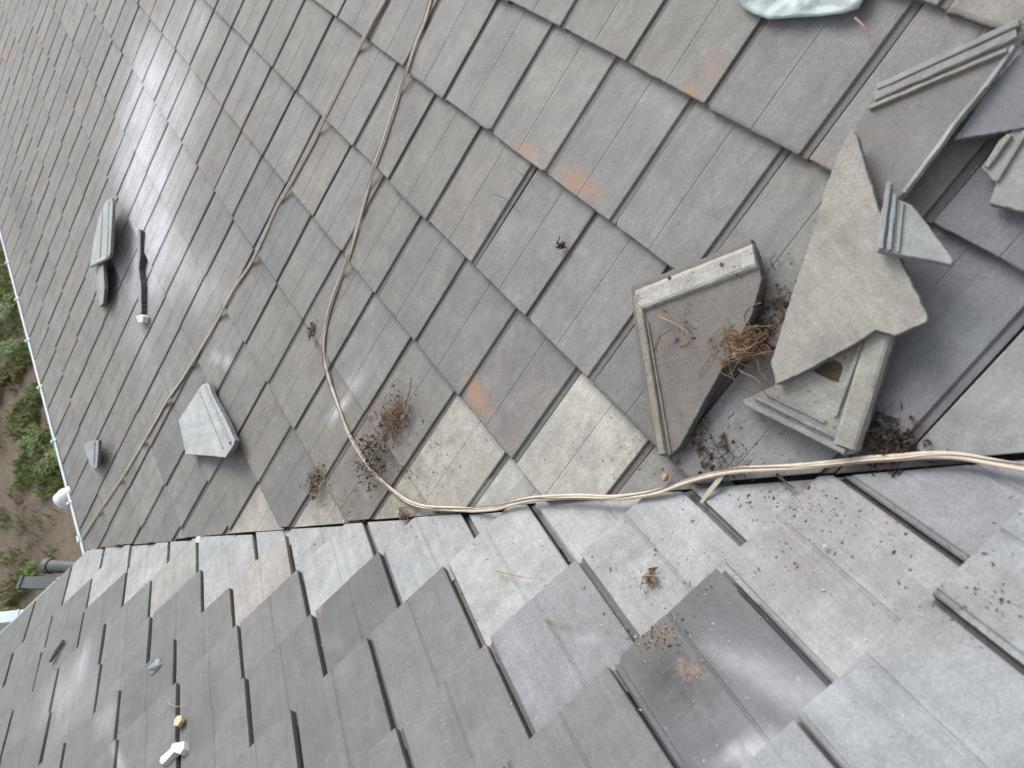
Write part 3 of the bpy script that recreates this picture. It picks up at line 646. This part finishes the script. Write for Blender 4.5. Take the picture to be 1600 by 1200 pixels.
for (x, y) in ((1045, 434), (1127, 413)):
    c = at(x, y, 'A', .0); a3 = [at(*q[:2], 'A', q[2]) for q in ((985, 447, .032), (1190, 430, .040), (1035, 705, .025))]
    n_ = np.cross(a3[1] - a3[0], a3[2] - a3[0]); n_ /= np.linalg.norm(n_); n_ = n_ if n_ @ NA > 0 else -n_
    d_ = ray(x, y); p0 = a3[0] + n_ * .0125; c = T + d_ * (((p0 - T) @ n_) / (d_ @ n_)); t_ = np.cross(n_, [0, 0, 1.0]); t_ /= np.linalg.norm(t_); s_ = np.cross(n_, t_)
    V = [c + (t_ * math.cos(k * .6283) + s_ * math.sin(k * .6283)) * .0042 for k in range(10)]; V += [v - n_ * .004 for v in V]
    ho = mesh('nail_hole', [v - np.array(f1.location) for v in V], [tuple(range(10)), tuple(range(19, 9, -1))] + [(k, k + 10, (k + 1) % 10 + 10, (k + 1) % 10) for k in range(10)], M['dark']); ho.parent = f1
# ------------------------------------------------------------------ small lumps
def lump(name, label, cat, px, py, r, m, pl='A', sc=(1, 1, .6), seed=0, group=None, h=None, ang=0):
    V = []; Fs = []; a, b_ = 9, 6
    n = NRM[pl]; t = np.array([1.0, 0, 0]) if pl == 'A' else np.array([0, 1.0, 0]); s_ = np.cross(n, t)
    t, s_ = t * math.cos(ang) + s_ * math.sin(ang), s_ * math.cos(ang) - t * math.sin(ang)
    c = at(px, py, pl, (r * sc[2] * .75 - .008) if h is None else h)
    for j in range(1, b_):
        ph = math.pi * j / b_
        for i in range(a):
            th = 2 * math.pi * i / a; d = np.array([math.sin(ph) * math.cos(th), math.sin(ph) * math.sin(th), math.cos(ph)])
            k = r * (1 + .28 * noise.noise(Vector(tuple(d * 1.7 + seed))) + .12 * noise.noise(Vector(tuple(d * 5 + seed))))
            V.append((t * d[0] * sc[0] + s_ * d[1] * sc[1] + n * d[2] * sc[2]) * k)
    top = len(V); V.append(n * r * sc[2]); V.append(-n * r * sc[2])
    for j in range(b_ - 2):
        for i in range(a): Fs.append((j * a + i, (j + 1) * a + i, (j + 1) * a + (i + 1) % a, j * a + (i + 1) % a))
    for i in range(a): Fs.append((top, i, (i + 1) % a)); Fs.append((top + 1, (b_ - 2) * a + (i + 1) % a, (b_ - 2) * a + i))
    o = mesh(name, V, Fs, m); o.location = Vector(c); return tag(o, label, cat, group)
lump('stone', 'tan pebble lying by the valley cable under the nail hole tile', 'stone', 1039, 746, .011, M['twig'], seed=1, sc=(.8, 1.1, .6))
lump('stone', 'pale orange crumb on the brown root heap', 'stone', 630, 652, .009, M['root'], seed=2, h=.018)
lump('stone', 'small light stone among the curled roots', 'stone', 1147, 555, .008, M['stone'], seed=3, h=.03)
lump('mortar_lump', 'grey mortar lump stuck on the lower roof slope', 'mortar lump', 244, 1041, .034, simple('grey_mortar', (.13, .15, .18), (.30, .32, .34), 40, .8), pl='B', sc=(1, .8, .5), seed=4, h=-.004)
lump('stone', 'orange crumb at the valley edge left of the cable', 'stone', 538, 815, .008, M['stone'], seed=6)
lump('stone', 'small green mossy crumb on the mid line of the large pale tile', 'stone', 1289, 854, .0045, M['leaf'], pl='B', seed=7, h=.0)
def plate(name, label, cat, pts, pl, h, th, m):
    n = NRM[pl]; P = [at(x, y, pl, h) for x, y in pts]; k = len(P); c = sum(P) / k
    V = [p - c for p in P] + [p - c - n * th for p in P]
    area = sum(np.cross(V[i], V[(i + 1) % k]) @ n for i in range(k))
    Fs = [tuple(range(k)), tuple(range(2 * k - 1, k - 1, -1))] + [(i, k + i, k + (i + 1) % k, (i + 1) % k) for i in range(k)]
    if area < 0: Fs = [f[::-1] for f in Fs]
    o = mesh(name, V, Fs, m); o.location = Vector(c); return tag(o, label, cat)
plate('mortar_chip', 'white angular mortar chip on a joint at the bottom left', 'chip', [(249, 1190), (251, 1183), (266, 1170), (269, 1162), (288, 1158), (287, 1170), (281, 1178), (272, 1175), (258, 1190), (253, 1194)], 'B', .012, .022, M['chipw'])
plate('wood_chip', 'small yellowish chip lying in a dark joint above the white mortar chip', 'chip', [(277, 1118), (284, 1118), (283, 1126), (277, 1134), (271, 1133), (272, 1125)], 'B', .006, .012, M['stone'])
plate('leaf_strip', 'pale dry leaf blade lying across the valley under the cable', 'leaf', [(1093, 786), (1100, 772), (1118, 750), (1130, 738), (1134, 741), (1122, 757), (1106, 776), (1098, 786)], 'A', .012, .0015, M['leaf'])
plate('mortar_chip', 'white chip at the lower end of the black edged tile sliver', 'chip', [(212, 494), (220, 491), (224, 494), (223, 503), (216, 504)], 'A', .03, .03, M['chipw'])
plate('mortar_chip', 'small white wedge beside the valley near the gutter corner', 'chip', [(303, 848), (307, 838), (312, 838), (314, 848)], 'A', .008, .012, M['chipw'])
plate('mortar_chip', 'small white chip by the upper end of the second gutter', 'chip', [(88, 904), (95, 900), (100, 902), (95, 907)], 'G', -.13, .02, M['chipw'])
plate('earth_patch', 'brown earth caught in the recess of the triangular ridged corner', 'earth', [(1270, 580), (1292, 566), (1312, 561), (1317, 575), (1309, 597), (1294, 592)], 'A', .031, .003, M['soil'])
# lead sheet at the top of the picture: thin crumpled sheet with real folds
pts = [(1150, -3), (1160, 11), (1178, 21), (1200, 29), (1240, 26), (1280, 24), (1318, 19), (1340, 12), (1348, -2), (1362, -60), (1140, -60)]
def sheet():
    cs = [np.array(p, float) for p in pts]; cen = np.array([1250, -20.]); V = []; Fs = []; K = 9; n = NA; m_ = 44
    per = []
    for i in range(m_):
        f = i / m_ * len(cs); a = cs[int(f)]; b_ = cs[(int(f) + 1) % len(cs)]; per.append(a + (b_ - a) * (f - int(f)))
    for k in range(K + 1):
        for p in per:
            q = cen + (p - cen) * k / K; h = .007 + .007 * noise.noise(Vector((q[0] * .035, q[1] * .05, 2))) + .005 * noise.noise(Vector((q[0] * .08, q[1] * .08, 5)))
            V.append(at(q[0], q[1], 'A', h))
    for k in range(K):
        for i in range(m_): Fs.append((k * m_ + i, k * m_ + (i + 1) % m_, (k + 1) * m_ + (i + 1) % m_, (k + 1) * m_ + i))
    N0 = len(V); V += [v - n * .005 for v in V[-m_:]]
    for i in range(m_): Fs.append((K * m_ + i, K * m_ + (i + 1) % m_, N0 + (i + 1) % m_, N0 + i))
    c = sum(V) / len(V); o = mesh('metal_sheet', [v - c for v in V], Fs, M['lead'], smooth=True); o.location = Vector(c)
    return tag(o, 'pale blue grey crumpled sheet at the top edge of the picture', 'sheet')
sheet()
# ------------------------------------------------------------------ cables
def smooth_path(P, step=.012):
    P = [np.array(p, float) for p in P]; o = []
    for i in range(len(P) - 1):
        p0, p1, p2, p3 = P[max(i - 1, 0)], P[i], P[i + 1], P[min(i + 2, len(P) - 1)]
        k = max(2, int(np.linalg.norm(p2 - p1) / step))
        for q in range(k):
            t = q / k; o.append(.5 * ((2 * p1) + (p2 - p0) * t + (2 * p0 - 5 * p1 + 4 * p2 - p3) * t * t + (3 * p1 - p0 - 3 * p2 + p3) * t ** 3))
    o.append(P[-1]); return o
def flat_cable(name, label, path, nrm_of, wd, thk, m, pitch=.5, ph0=0, strands=2, dark=True, twist=None):
    P = smooth_path(path, .01); root = empty(name, tuple(P[0])); tag(root, label, 'cable')
    n = len(P); T_ = []
    for i in range(n):
        t = P[min(i + 1, n - 1)] - P[max(i - 1, 0)]; T_.append(t / np.linalg.norm(t))
    lens = np.cumsum([0] + [np.linalg.norm(P[i + 1] - P[i]) for i in range(n - 1)])
    for s_ in range(strands):
        V = []; Fs = []; S = 10; off = (s_ - (strands - 1) / 2) * wd / strands
        for i in range(n):
            nn = nrm_of(P[i]); sd = np.cross(T_[i], nn); sd /= np.linalg.norm(sd)
            tw = twist(lens[i] / lens[-1]) if twist else .35 * math.sin(lens[i] * 2.2 + ph0)
            a = sd * math.cos(tw) + nn * math.sin(tw); b_ = -sd * math.sin(tw) + nn * math.cos(tw)
            for k in range(S):
                th = 2 * math.pi * k / S; V.append(P[i] + a * (off + math.cos(th) * wd / strands * .52) + b_ * math.sin(th) * thk / 2)
        for i in range(n - 1):
            for k in range(S): Fs.append((i * S + k, i * S + (k + 1) % S, (i + 1) * S + (k + 1) % S, (i + 1) * S + k))
        Fs.append(tuple(range(S))[::-1]); Fs.append(tuple((n - 1) * S + k for k in range(S)))
        mesh('strand', V, Fs, m, root, smooth=True)
    if dark:
        pb = []
        for i in range(n):
            nn = nrm_of(P[i]); sd = np.cross(T_[i], nn); sd /= np.linalg.norm(sd)
            tw = twist(lens[i] / lens[-1]) if twist else 0; wv = math.sin(lens[i] * 9) * wd * .38
            pb.append(P[i] + sd * wv + nn * (thk * .5 + .0008))
        mesh('black_wire', *tube(pb, .0010, 6), M['black'], root, smooth=True)
    return root
H = .0085
def lay(pts, pl):     # follow the stepped tile surface, bridging each step a little
    Q = smooth_path([np.array([x, y, 0.0]) for x, y in pts], 9.0); o = []
    rw = SA if pl == 'A' else SB; ks = sorted(rw)
    def hs_(s):
        for a, b_ in zip(ks, ks[1:]):
            if rw[a] <= s < rw[b_]: return -TT * (s - rw[a]) / (rw[b_] - rw[a])
        return 0.0
    for q in Q:
        s = local(at(q[0], q[1], pl, 0), pl)[1]
        h = max(hs_(s), max(hs_(s + d) - abs(d) * .22 for d in (-.06, -.04, -.02, .02, .04, .06)))
        o.append(at(q[0], q[1], pl, h + .0062))
    return o
c1 = [(612, -30), (601, 0), (585, 28), (561, 75), (540, 118), (513, 172), (488, 225), (455, 285), (432, 325), (412, 370), (392, 412), (365, 452), (340, 500), (312, 548), (285, 592), (262, 625), (245, 655), (222, 695), (195, 740), (165, 785), (138, 826), (128, 842)]
flat_cable('cable', 'long straight tan cable running diagonally down the roof to the gutter corner', lay(c1, 'A'), lambda p: NA, .0185, .0095, M['cable_dull'], strands=2, dark=False)
c2 = [(682, -30), (673, 0), (664, 32), (650, 66), (636, 108), (618, 165), (602, 215), (585, 262), (572, 305), (558, 355), (545, 400), (530, 440), (516, 480), (508, 515), (505, 548), (512, 585), (525, 625), (542, 672), (565, 712), (590, 745), (615, 768), (640, 785), (668, 793), (700, 795), (740, 797)]
c3 = [(775, 794), (800, 787), (830, 780), (870, 777), (910, 776), (950, 778), (990, 775), (1030, 768), (1070, 753), (1110, 742), (1150, 735), (1200, 732), (1250, 729), (1300, 724), (1350, 718), (1400, 715), (1450, 711), (1500, 713), (1550, 722), (1610, 733), (1700, 748)]
P2 = lay(c2, 'A')
for (x, y) in c3:           # follows the valley: whichever slope lies higher carries it
    a, b_ = at(x, y, 'A', .012), at(x, y, 'B', .012); P2.append(a if np.linalg.norm(a - T) < np.linalg.norm(b_ - T) else b_)
P2 = [np.array(p) for p in P2]
def nrm2(p):
    d = p[0] - p[1]; k = min(1, max(0, (d + .1) / .2)); v = NA * (1 - k) + NB * k; return v / np.linalg.norm(v)
flat_cable('cable', 'curved pinkish tan cable with a black wire, lying along the valley', P2, nrm2, .0155, .008, M['cable'], strands=2, dark=True)

# ------------------------------------------------------------------ roots, twigs, crumbs
def strand_path(c, pl, L_, rnd, curl=1.0, h0=.004, hh=.02, ang=None):
    n = NRM[pl]; t = np.array([1.0, 0, 0]) if pl == 'A' else np.array([0, 1.0, 0]); s_ = np.cross(n, t)
    a = rnd.random() * 6.28 if ang is None else ang; p = np.array(c, float); P = []; k = 9; cur = rnd.gauss(0, curl); h = h0 + rnd.random() * hh
    for i in range(k):
        P.append(p + n * (h0 + (h - h0) * math.sin(math.pi * i / (k - 1)))); a += cur * .25 + rnd.gauss(0, .25 * curl); p = p + (t * math.cos(a) + s_ * math.sin(a)) * L_ / k
    return P
def root_clump(label, px, py, R, cnt, m, pl='A', L_=.09, r=.0011, hh=.03, seed=0, squash=1, rise=.0, name='root_clump', curl=1.4, blobs=8, stuff=False):
    rnd = random.Random(seed); parts = []; c0 = at(px, py, pl, 0); n = NRM[pl]
    t = np.array([1.0, 0, 0]) if pl == 'A' else np.array([0, 1.0, 0]); s_ = np.cross(n, t)
    for i in range(cnt):
        q = rnd.gauss(0, R * .5); w_ = rnd.gauss(0, R * .5 * squash); c = c0 + t * q + s_ * w_ + n * rise * math.exp(-(q * q + w_ * w_) / (R * R))
        l2 = L_ * rnd.uniform(.35, 1.1); rr = r * rnd.uniform(.6, 1.5)
        parts.append(tube(strand_path(c - t * l2 * .3, pl, l2, rnd, curl, .002, hh), rr, 5))
    for i in range(blobs * 6):
        q = rnd.gauss(0, R * .55); w_ = rnd.gauss(0, R * .55 * squash); c = c0 + t * q + s_ * w_ + n * (.001 + rise * rnd.random() * math.exp(-(q * q + w_ * w_) / (R * R))); k = rnd.uniform(.0015, .006)
        V = [c + np.array([rnd.gauss(0, k) for _ in range(3)]) for _ in range(4)]; parts.append((V, [(0, 1, 2), (0, 2, 3), (0, 3, 1), (1, 3, 2)]))
    V, Fs = join(*parts); V = [v - c0 for v in V]; o = mesh(name, V, Fs, m); o.location = Vector(c0)
    return tag(o, label, 'roots', kind='stuff' if stuff else None)
root_clump('bushy heap of brown roots and dead moss beside the curved cable', 618, 655, .065, 70, M['root'], seed=1, L_=.08, hh=.02, squash=1.1, rise=.015, blobs=30)
root_clump('dark matted root crumbs just above the bend of the curved cable', 588, 715, .085, 46, M['rootd'], stuff=True, seed=2, L_=.06, hh=.015, squash=1.2, rise=.008, blobs=34)
root_clump('small brown root tuft on the tip of a pale triangular cut tile', 494, 752, .04, 36, M['root'], seed=3, L_=.045, hh=.015, squash=1.6, rise=.01, blobs=22)
root_clump('short root tuft lying over the valley edge under the cable end', 633, 806, .03, 14, M['root'], stuff=True, seed=9, L_=.04, hh=.01, blobs=8)
root_clump('flat reddish root star on the pale tile below the valley', 1016, 905, .020, 26, M['root'], pl='B', seed=4, L_=.020, r=.0009, hh=.001, blobs=4, curl=.6, name='root_tuft')
root_clump('thin orange roots lying on the overturned tile with nail holes', 1085, 520, .05, 16, M['root'], stuff=True, seed=5, L_=.10, hh=.01, rise=.05, blobs=6, curl=.8)
root_clump('dead root crumbs between the overturned tile and the buff piece', 1195, 500, .07, 34, M['rootd'], stuff=True, seed=6, L_=.05, hh=.015, squash=1.5, blobs=26)
root_clump('dark earth and roots in the gap by the valley below the ridged corner', 1388, 690, .05, 30, M['soil'], stuff=True, seed=7, L_=.03, hh=.008, rise=.012, blobs=50)
root_clump('sparse root threads on the tile in front of the nail hole tile', 1100, 690, .12, 20, M['rootd'], stuff=True, seed=8, L_=.06, hh=.006, squash=.5, blobs=24)
root_clump('faint ochre moss patch beside the upper bend of the curved cable', 489, 517, .03, 26, simple('ochre_moss', (.12, .10, .05), (.2, .17, .09), 50, .9), stuff=True, seed=10, L_=.02, hh=.004, blobs=10, name='moss_patch')
root_clump('dark bits of root on the mid tile left of the nail hole tile', 877, 384, .010, 6, M['rootd'], stuff=True, seed=12, L_=.03, hh=.006, blobs=5)
# coiled root knot, like a small nest
def coil():
    rnd = random.Random(5); c0 = at(1166, 533, 'A', .045); n = NA; t = at(1200, 528, 'A', .045) - c0; t /= np.linalg.norm(t); s_ = np.cross(n, t); parts = []
    for k in range(30):
        P = []; a0 = rnd.uniform(0, 6.28); R1 = rnd.uniform(.014, .040); R2 = R1 * rnd.uniform(.25, .75); dz = rnd.gauss(0, .008); ox, oy = rnd.gauss(0, .010), rnd.gauss(0, .008)
        for i in range(22):
            a = a0 + i / 21 * (2.2 + (k % 5) * .6) + rnd.gauss(0, .03)
            P.append(t * (ox + R1 * math.cos(a)) + s_ * (oy + R2 * math.sin(a) + .008 * math.cos(2 * a)) + n * (dz + .006 * math.sin(3 * a)))
        parts.append(tube(P, rnd.uniform(.0005, .0014), 5))
    for k in range(44):
        parts.append(tube([p for p in strand_path(t * rnd.gauss(-.01, .03) + s_ * rnd.gauss(-.01, .02), 'A', rnd.uniform(.03, .12), rnd, 1.0, -.01, .012)], rnd.uniform(.0008, .0015), 5))
    V, Fs = join(*parts); o = mesh('root_knot', V, Fs, simple('orange_root', (.11, .065, .035), (.30, .19, .10), 80, .8)); o.location = Vector(c0)
    tag(o, 'curled orange brown root knot between the nail hole tile and the buff piece', 'roots')
coil()
def twig(label, pts, pl, r, m, h=.005, name='twig'):
    P = smooth_path([at(x, y, pl, h + .004 * (i % 2)) for i, (x, y) in enumerate(pts)], .01); c = P[0]
    V, Fs = tube(P, r, 6, rfun=lambda f: r * (1.15 - .7 * f)); o = mesh(name, [v - c for v in V], Fs, m); o.location = Vector(c); return tag(o, label, 'twig')
twig('straw coloured twig on the pale tile right of the darkest tile', [(776, 892), (800, 898), (831, 904)], 'B', .0022, M['twig'])
twig('second straw twig crossing the tile mid line, lower on the slope', [(848, 963), (862, 969), (885, 973), (912, 978)], 'B', .0016, M['twig'])
twig('reddish curved twig below the crumpled sheet', [(1336, 28), (1350, 42), (1356, 58), (1359, 78)], 'A', .0022, simple('red_twig', (.28, .17, .13), (.36, .24, .18), 50, .8))
twig('dark hair thin twig crossing a joint, upper of two', [(806, 265), (815, 272), (828, 280), (836, 297)], 'A', .0011, M['rootd'])
twig('dark hair thin twig crossing a joint, lower of two', [(772, 303), (788, 310), (802, 322), (812, 333)], 'A', .0011, M['rootd'])
twig('ochre straw on the tile right of the pale four sided piece', [(406, 644), (416, 636), (428, 629)], 'A', .0026, M['twig'])
twig('fine pale wire loop on the lower slope above the yellowish chip', [(262, 1096), (268, 1102), (279, 1104), (290, 1101)], 'B', .0016, M['twig'])
twig('long reddish root thread above the brown root heap', [(642, 590), (640, 610), (634, 632), (628, 650)], 'A', .0022, M['root'])
twig('straight orange root reaching from the knot towards the valley', [(1124, 545), (1136, 562), (1142, 580), (1148, 596)], 'A', .002, M['root'], h=.03)
twig('dark root thread lying across the ridged triangular corner', [(1142, 612), (1152, 606), (1166, 610), (1180, 614)], 'A', .0012, M['rootd'], h=.03)
twig('short dark twig in the slot below the cable', [(1214, 742), (1222, 748), (1230, 756), (1240, 762)], 'B', .0035, M['rootd'], h=.004)
twig('thin brown stem arching over the overturned tile', [(1030, 495), (1048, 502), (1064, 512), (1075, 520)], 'A', .0016, M['twig'], h=.045)
# dark oval ring lying on the far part of the lower slope
def ring():
    c0 = at(89, 1017, 'B', .004); a = at(99, 1001, 'B', .004) - c0; b_ = np.cross(NB, a); b_ *= .22
    P = [a * math.cos(t) + b_ * math.sin(t) for t in np.linspace(0, 2 * math.pi, 25)]
    o = mesh('wire_loop', *tube(P, .006, 6), M['dark']); o.location = Vector(c0); tag(o, 'dark narrow oval loop lying on the far lower slope', 'loop')
ring()
# uncountable crumbs along the valley and chips from the cutting
def crumbs(name, label, spots, m, ks=(.0015, .0045), seed=1):
    rnd = random.Random(seed); V = []; Fs = []
    for (px, py, sx, sy, cnt, pl) in spots:
        for _ in range(cnt):
            x, y = rnd.gauss(px, sx), rnd.gauss(py, sy); c = at(x, y, pl, 0)
            d = c[0] - c[1]
            if (pl == 'A' and d > -.0) or (pl == 'B' and d < 0): continue
            rw = SA if pl == 'A' else SB; e0_, s = local(c, pl); f = 0
            if rnd.random() < .3 and pl == 'A':
                near = min(rw.values(), key=lambda v: abs(v - s))
                if abs(near - s) < .12: s = near - abs(rnd.gauss(.004, .005)); c = world(e0_, s, 0, pl)
            for r in sorted(rw)[:-1]:
                if rw[r] <= s < rw[r + 1]: f = (s - rw[r]) / (rw[r + 1] - rw[r])
            k = ks[0] + (ks[1] - ks[0]) * rnd.random() ** 2.2; c = c + NRM[pl] * (-TT * f + k * .3); b0 = len(V); el = rnd.uniform(1, 2.4); an = rnd.random() * 3.14; dr = np.array([math.cos(an), math.sin(an), 0])
            for q in range(5):
                g = np.array([rnd.gauss(0, k) for _ in range(3)]); g += dr * (g @ dr) * (el - 1); V.append(c + g)
            Fs += [tuple(b0 + i for i in f_) for f_ in ((0, 1, 2), (0, 2, 3), (0, 3, 1), (1, 3, 4), (1, 4, 2), (2, 4, 3))]
    o = mesh(name, V, Fs, m); tag(o, label, 'debris', kind='stuff'); return o
crumbs('dark_crumbs', 'dark crumbs of earth and moss scattered along the valley', [(620, 700, 60, 50, 260, 'A'), (690, 740, 60, 40, 90, 'A'), (495, 740, 40, 40, 110, 'A'), (900, 680, 60, 40, 25, 'A'), (1120, 690, 70, 25, 110, 'A'), (1190, 510, 30, 50, 110, 'A'), (1000, 730, 40, 20, 70, 'A'), (560, 790, 60, 16, 70, 'A'),
    (1388, 690, 30, 14, 90, 'A'), (600, 815, 70, 14, 60, 'B'), (740, 850, 50, 40, 40, 'B'), (1000, 900, 50, 45, 120, 'B'), (1020, 990, 25, 16, 130, 'B'), (1250, 850, 90, 50, 55, 'B'), (1480, 820, 80, 50, 60, 'B'), (1530, 920, 60, 40, 35, 'B'), (1200, 770, 80, 14, 110, 'B'), (860, 900, 60, 50, 30, 'B'), (440, 870, 60, 20, 30, 'B'), (450, 500, 90, 60, 40, 'A')], M['soil'], ks=(.0006, .0019))
crumbs('pale_chips', 'pale grains and white chips of tile scattered over both slopes', [(350, 500, 130, 110, 60, 'A'), (220, 560, 60, 80, 40, 'A'), (750, 450, 160, 120, 30, 'A'), (1000, 200, 200, 120, 20, 'A'), (480, 1020, 130, 90, 50, 'B'), (1050, 1060, 90, 70, 90, 'B'), (760, 1020, 120, 80, 40, 'B'), (1010, 985, 20, 12, 60, 'B'), (170, 1050, 80, 70, 20, 'B'), (1350, 950, 150, 80, 30, 'B'), (250, 790, 90, 40, 16, 'A')], M['chipw'], ks=(.0006, .0015), seed=2)
crumbs('brown_flakes', 'brown flakes of root and bark scattered near the valley', [(620, 690, 45, 45, 90, 'A'), (495, 750, 18, 18, 40, 'A'), (1190, 500, 25, 40, 60, 'A'), (1385, 690, 25, 10, 50, 'A'), (1000, 900, 60, 30, 20, 'B'), (1200, 840, 120, 40, 30, 'B'), (1100, 700, 60, 20, 30, 'A')], M['root'], ks=(.0008, .0024), seed=3)

# ------------------------------------------------------------------ ground, grass and weeds below
def ground_mat():
    m, n, l, b = mat('garden_soil'); tc = n.new('ShaderNodeTexCoord').outputs['Object']
    def noi(s, d=5, r=.6): return N(n, l, 'ShaderNodeTexNoise', {'Vector': tc, 'Scale': s, 'Detail': d, 'Roughness': r}).outputs[0]
    col = mixc(n, l, ramp(n, l, noi(1.1, 6), [(.35, 0.0), (.65, 1.0)]), (.12, .09, .068), (.20, .16, .125))
    col = mixc(n, l, ramp(n, l, noi(14, 6, .75), [(.4, 0.0), (.7, .8)]), col, (.09, .066, .048))
    col = mixc(n, l, ramp(n, l, noi(2.6, 5, .7), [(.53, 0.0), (.66, .55)]), col, (.07, .085, .035))
    v = N(n, l, 'ShaderNodeTexVoronoi', {'Vector': tc, 'Scale': 9}).outputs['Distance']
    col = mixc(n, l, mth(n, l, 'MULTIPLY', ramp(n, l, v, [(.0, 1.0), (.09, 1.0), (.13, 0.0)]), ramp(n, l, noi(3, 2), [(.5, 0.0), (.6, .8)])), col, (.38, .36, .33))
    l.new(col, b.inputs['Base Color']); b.inputs['Roughness'].default_value = .95
    l.new(N(n, l, 'ShaderNodeBump', {'Height': noi(22, 6, .7), 'Strength': .8, 'Distance': .03}).outputs[0], b.inputs['Normal']); return m
V = []; Fs = []; K = 60
for i in range(K + 1):
    for j in range(K + 1):
        x = -9 + (i / K - .5) * 34 if 0 < i < K else (-120 if i == 0 else 120); y = -3 + (j / K - .5) * 34 if 0 < j < K else (-120 if j == 0 else 120)
        V.append((x, y, -3.03 + .05 * noise.noise(Vector((x * .8, y * .8, 0)))))
for i in range(K):
    for j in range(K): a = i * (K + 1) + j; Fs.append((a, a + K + 1, a + K + 2, a + 1))
tag(mesh('ground', V, Fs, ground_mat(), smooth=True), kind='structure')

def leafmat(name, a, b_): 
    m, n, l, b = mat(name); geo = n.new('ShaderNodeNewGeometry'); 
    l.new(mixc(n, l, geo.outputs['Random Per Island'], a, b_), b.inputs['Base Color']); b.inputs['Roughness'].default_value = .6
    b.inputs['Subsurface Weight'].default_value = 0; return m
GR = leafmat('grass_blade', (.09, .14, .03), (.21, .26, .07)); WD = leafmat('weed_leaf', (.06, .11, .02), (.17, .235, .05)); YG = leafmat('ochre_grass', (.14, .11, .035), (.22, .19, .07))
def blades(c0, R, cnt, hmin, hmax, wd, rnd, dens=None):
    V = []; Fs = []
    for _ in range(cnt):
        a = rnd.random() * 6.28; q = R * math.sqrt(rnd.random()); x = c0[0] + q * math.cos(a) * 1.0; y = c0[1] + q * math.sin(a)
        if noise.noise(Vector((x * 3.0, y * 3.0, 4))) < -.12: continue
        h = rnd.uniform(hmin, hmax); b_ = rnd.random() * 6.28; lean = rnd.uniform(.2, .9) * h; dx, dy = math.cos(b_), math.sin(b_); w_ = wd * rnd.uniform(.5, 1.2)
        i = len(V); z = c0[2]
        V += [(x - dy * w_, y + dx * w_, z), (x + dy * w_, y - dx * w_, z), (x + dx * lean * .4 + dy * w_ * .9, y + dy * lean * .4 - dx * w_ * .9, z + h * .65), (x + dx * lean * .4 - dy * w_ * .9, y + dy * lean * .4 + dx * w_ * .9, z + h * .65), (x + dx * lean, y + dy * lean, z + h)]
        Fs += [(i, i + 1, i + 2, i + 3), (i + 3, i + 2, i + 4)]
    return V, Fs
rnd = random.Random(3); parts = []
for (px, py, R, n_) in [(12, 420, .9, 2600), (10, 500, .8, 2400), (35, 560, .35, 700), (55, 640, .5, 1600), (70, 700, .55, 2000), (90, 735, .4, 1200), (20, 780, .3, 300), (45, 890, .16, 160), (60, 850, .5, 200), (10, 850, .4, 200), (30, 940, .25, 260), (0, 470, .8, 1600), (-60, 500, 1.6, 2500), (-80, 700, 1.5, 1800)]:
    g = at(px, py, 'G', -3.0); parts.append(blades(g, R, int(n_ * 1.5), .03, .12, .007, rnd))
V, Fs = join(*parts); tag(mesh('grass', V, Fs, GR), 'patchy green grass growing on the brown soil below the gutter', 'grass', kind='stuff')
parts = []
for (px, py, R, n_) in [(5, 600, .35, 700), (20, 590, .3, 400), (20, 930, .25, 200), (45, 660, .2, 150), (8, 440, .4, 400), (75, 660, .2, 200)]:
    g = at(px, py, 'G', -3.0); parts.append(blades(g, R, n_, .04, .14, .010, rnd))
V, Fs = join(*parts); tag(mesh('dry_grass', V, Fs, YG), 'ochre dry grass on the soil left of the gutter', 'grass', kind='stuff')
def weed(label, px, py, R, Hh, cnt, z=-3.0):
    c0 = at(px, py, 'G', z + Hh * .5); c0[2] = z; V = []; Fs = []; r_ = random.Random(int(px * 7 + py)); root = tag(empty('weed_plant', tuple(c0)), label, 'weed'); st = []
    for s_ in range(int(cnt / 26)):
        a = r_.random() * 6.28; q = R * r_.random() ** .6; top = np.array([c0[0] + q * math.cos(a), c0[1] + q * math.sin(a), z + Hh * r_.uniform(.6, 1)]); bs = np.array([c0[0] + q * .35 * math.cos(a), c0[1] + q * .35 * math.sin(a), z])
        st.append(tube([bs, bs * .5 + top * .5 + np.array([0, 0, .04]), top], .005, 5))
        for k in range(26):
            f = r_.uniform(.3, 1); p = bs + (top - bs) * f + np.array([r_.gauss(0, .03), r_.gauss(0, .03), r_.gauss(0, .02)]); b_ = r_.random() * 6.28; d = np.array([math.cos(b_), math.sin(b_), r_.uniform(-.3, .4)]); sd = np.array([-math.sin(b_), math.cos(b_), 0]); L_ = r_.uniform(.02, .05); i = len(V)
            V += [p, p + d * L_ * .5 + sd * L_ * .28, p + d * L_, p + d * L_ * .5 - sd * L_ * .28]; Fs.append((i, i + 1, i + 2, i + 3))
    c = np.array(c0)
    mesh('foliage', V, Fs, WD, root); mesh('stem', *join(*st), GR, root); return root
weed('tall leafy green weed growing close to the gutter above the white outlet', 88, 715, 0.29, 0.21, 900)
weed('pale green weed clump below the middle of the gutter', 50, 690, 0.24, 0.15, 540)
weed('bright green leafy weed near the top of the visible ground', 8, 480, 0.31, 0.17, 600)
weed('small bright green weed beside the dark pipe end', 46, 893, 0.11, 0.08, 156)
weed('low dark green weed left of the gutter below its upper end', 10, 545, 0.24, 0.13, 420)
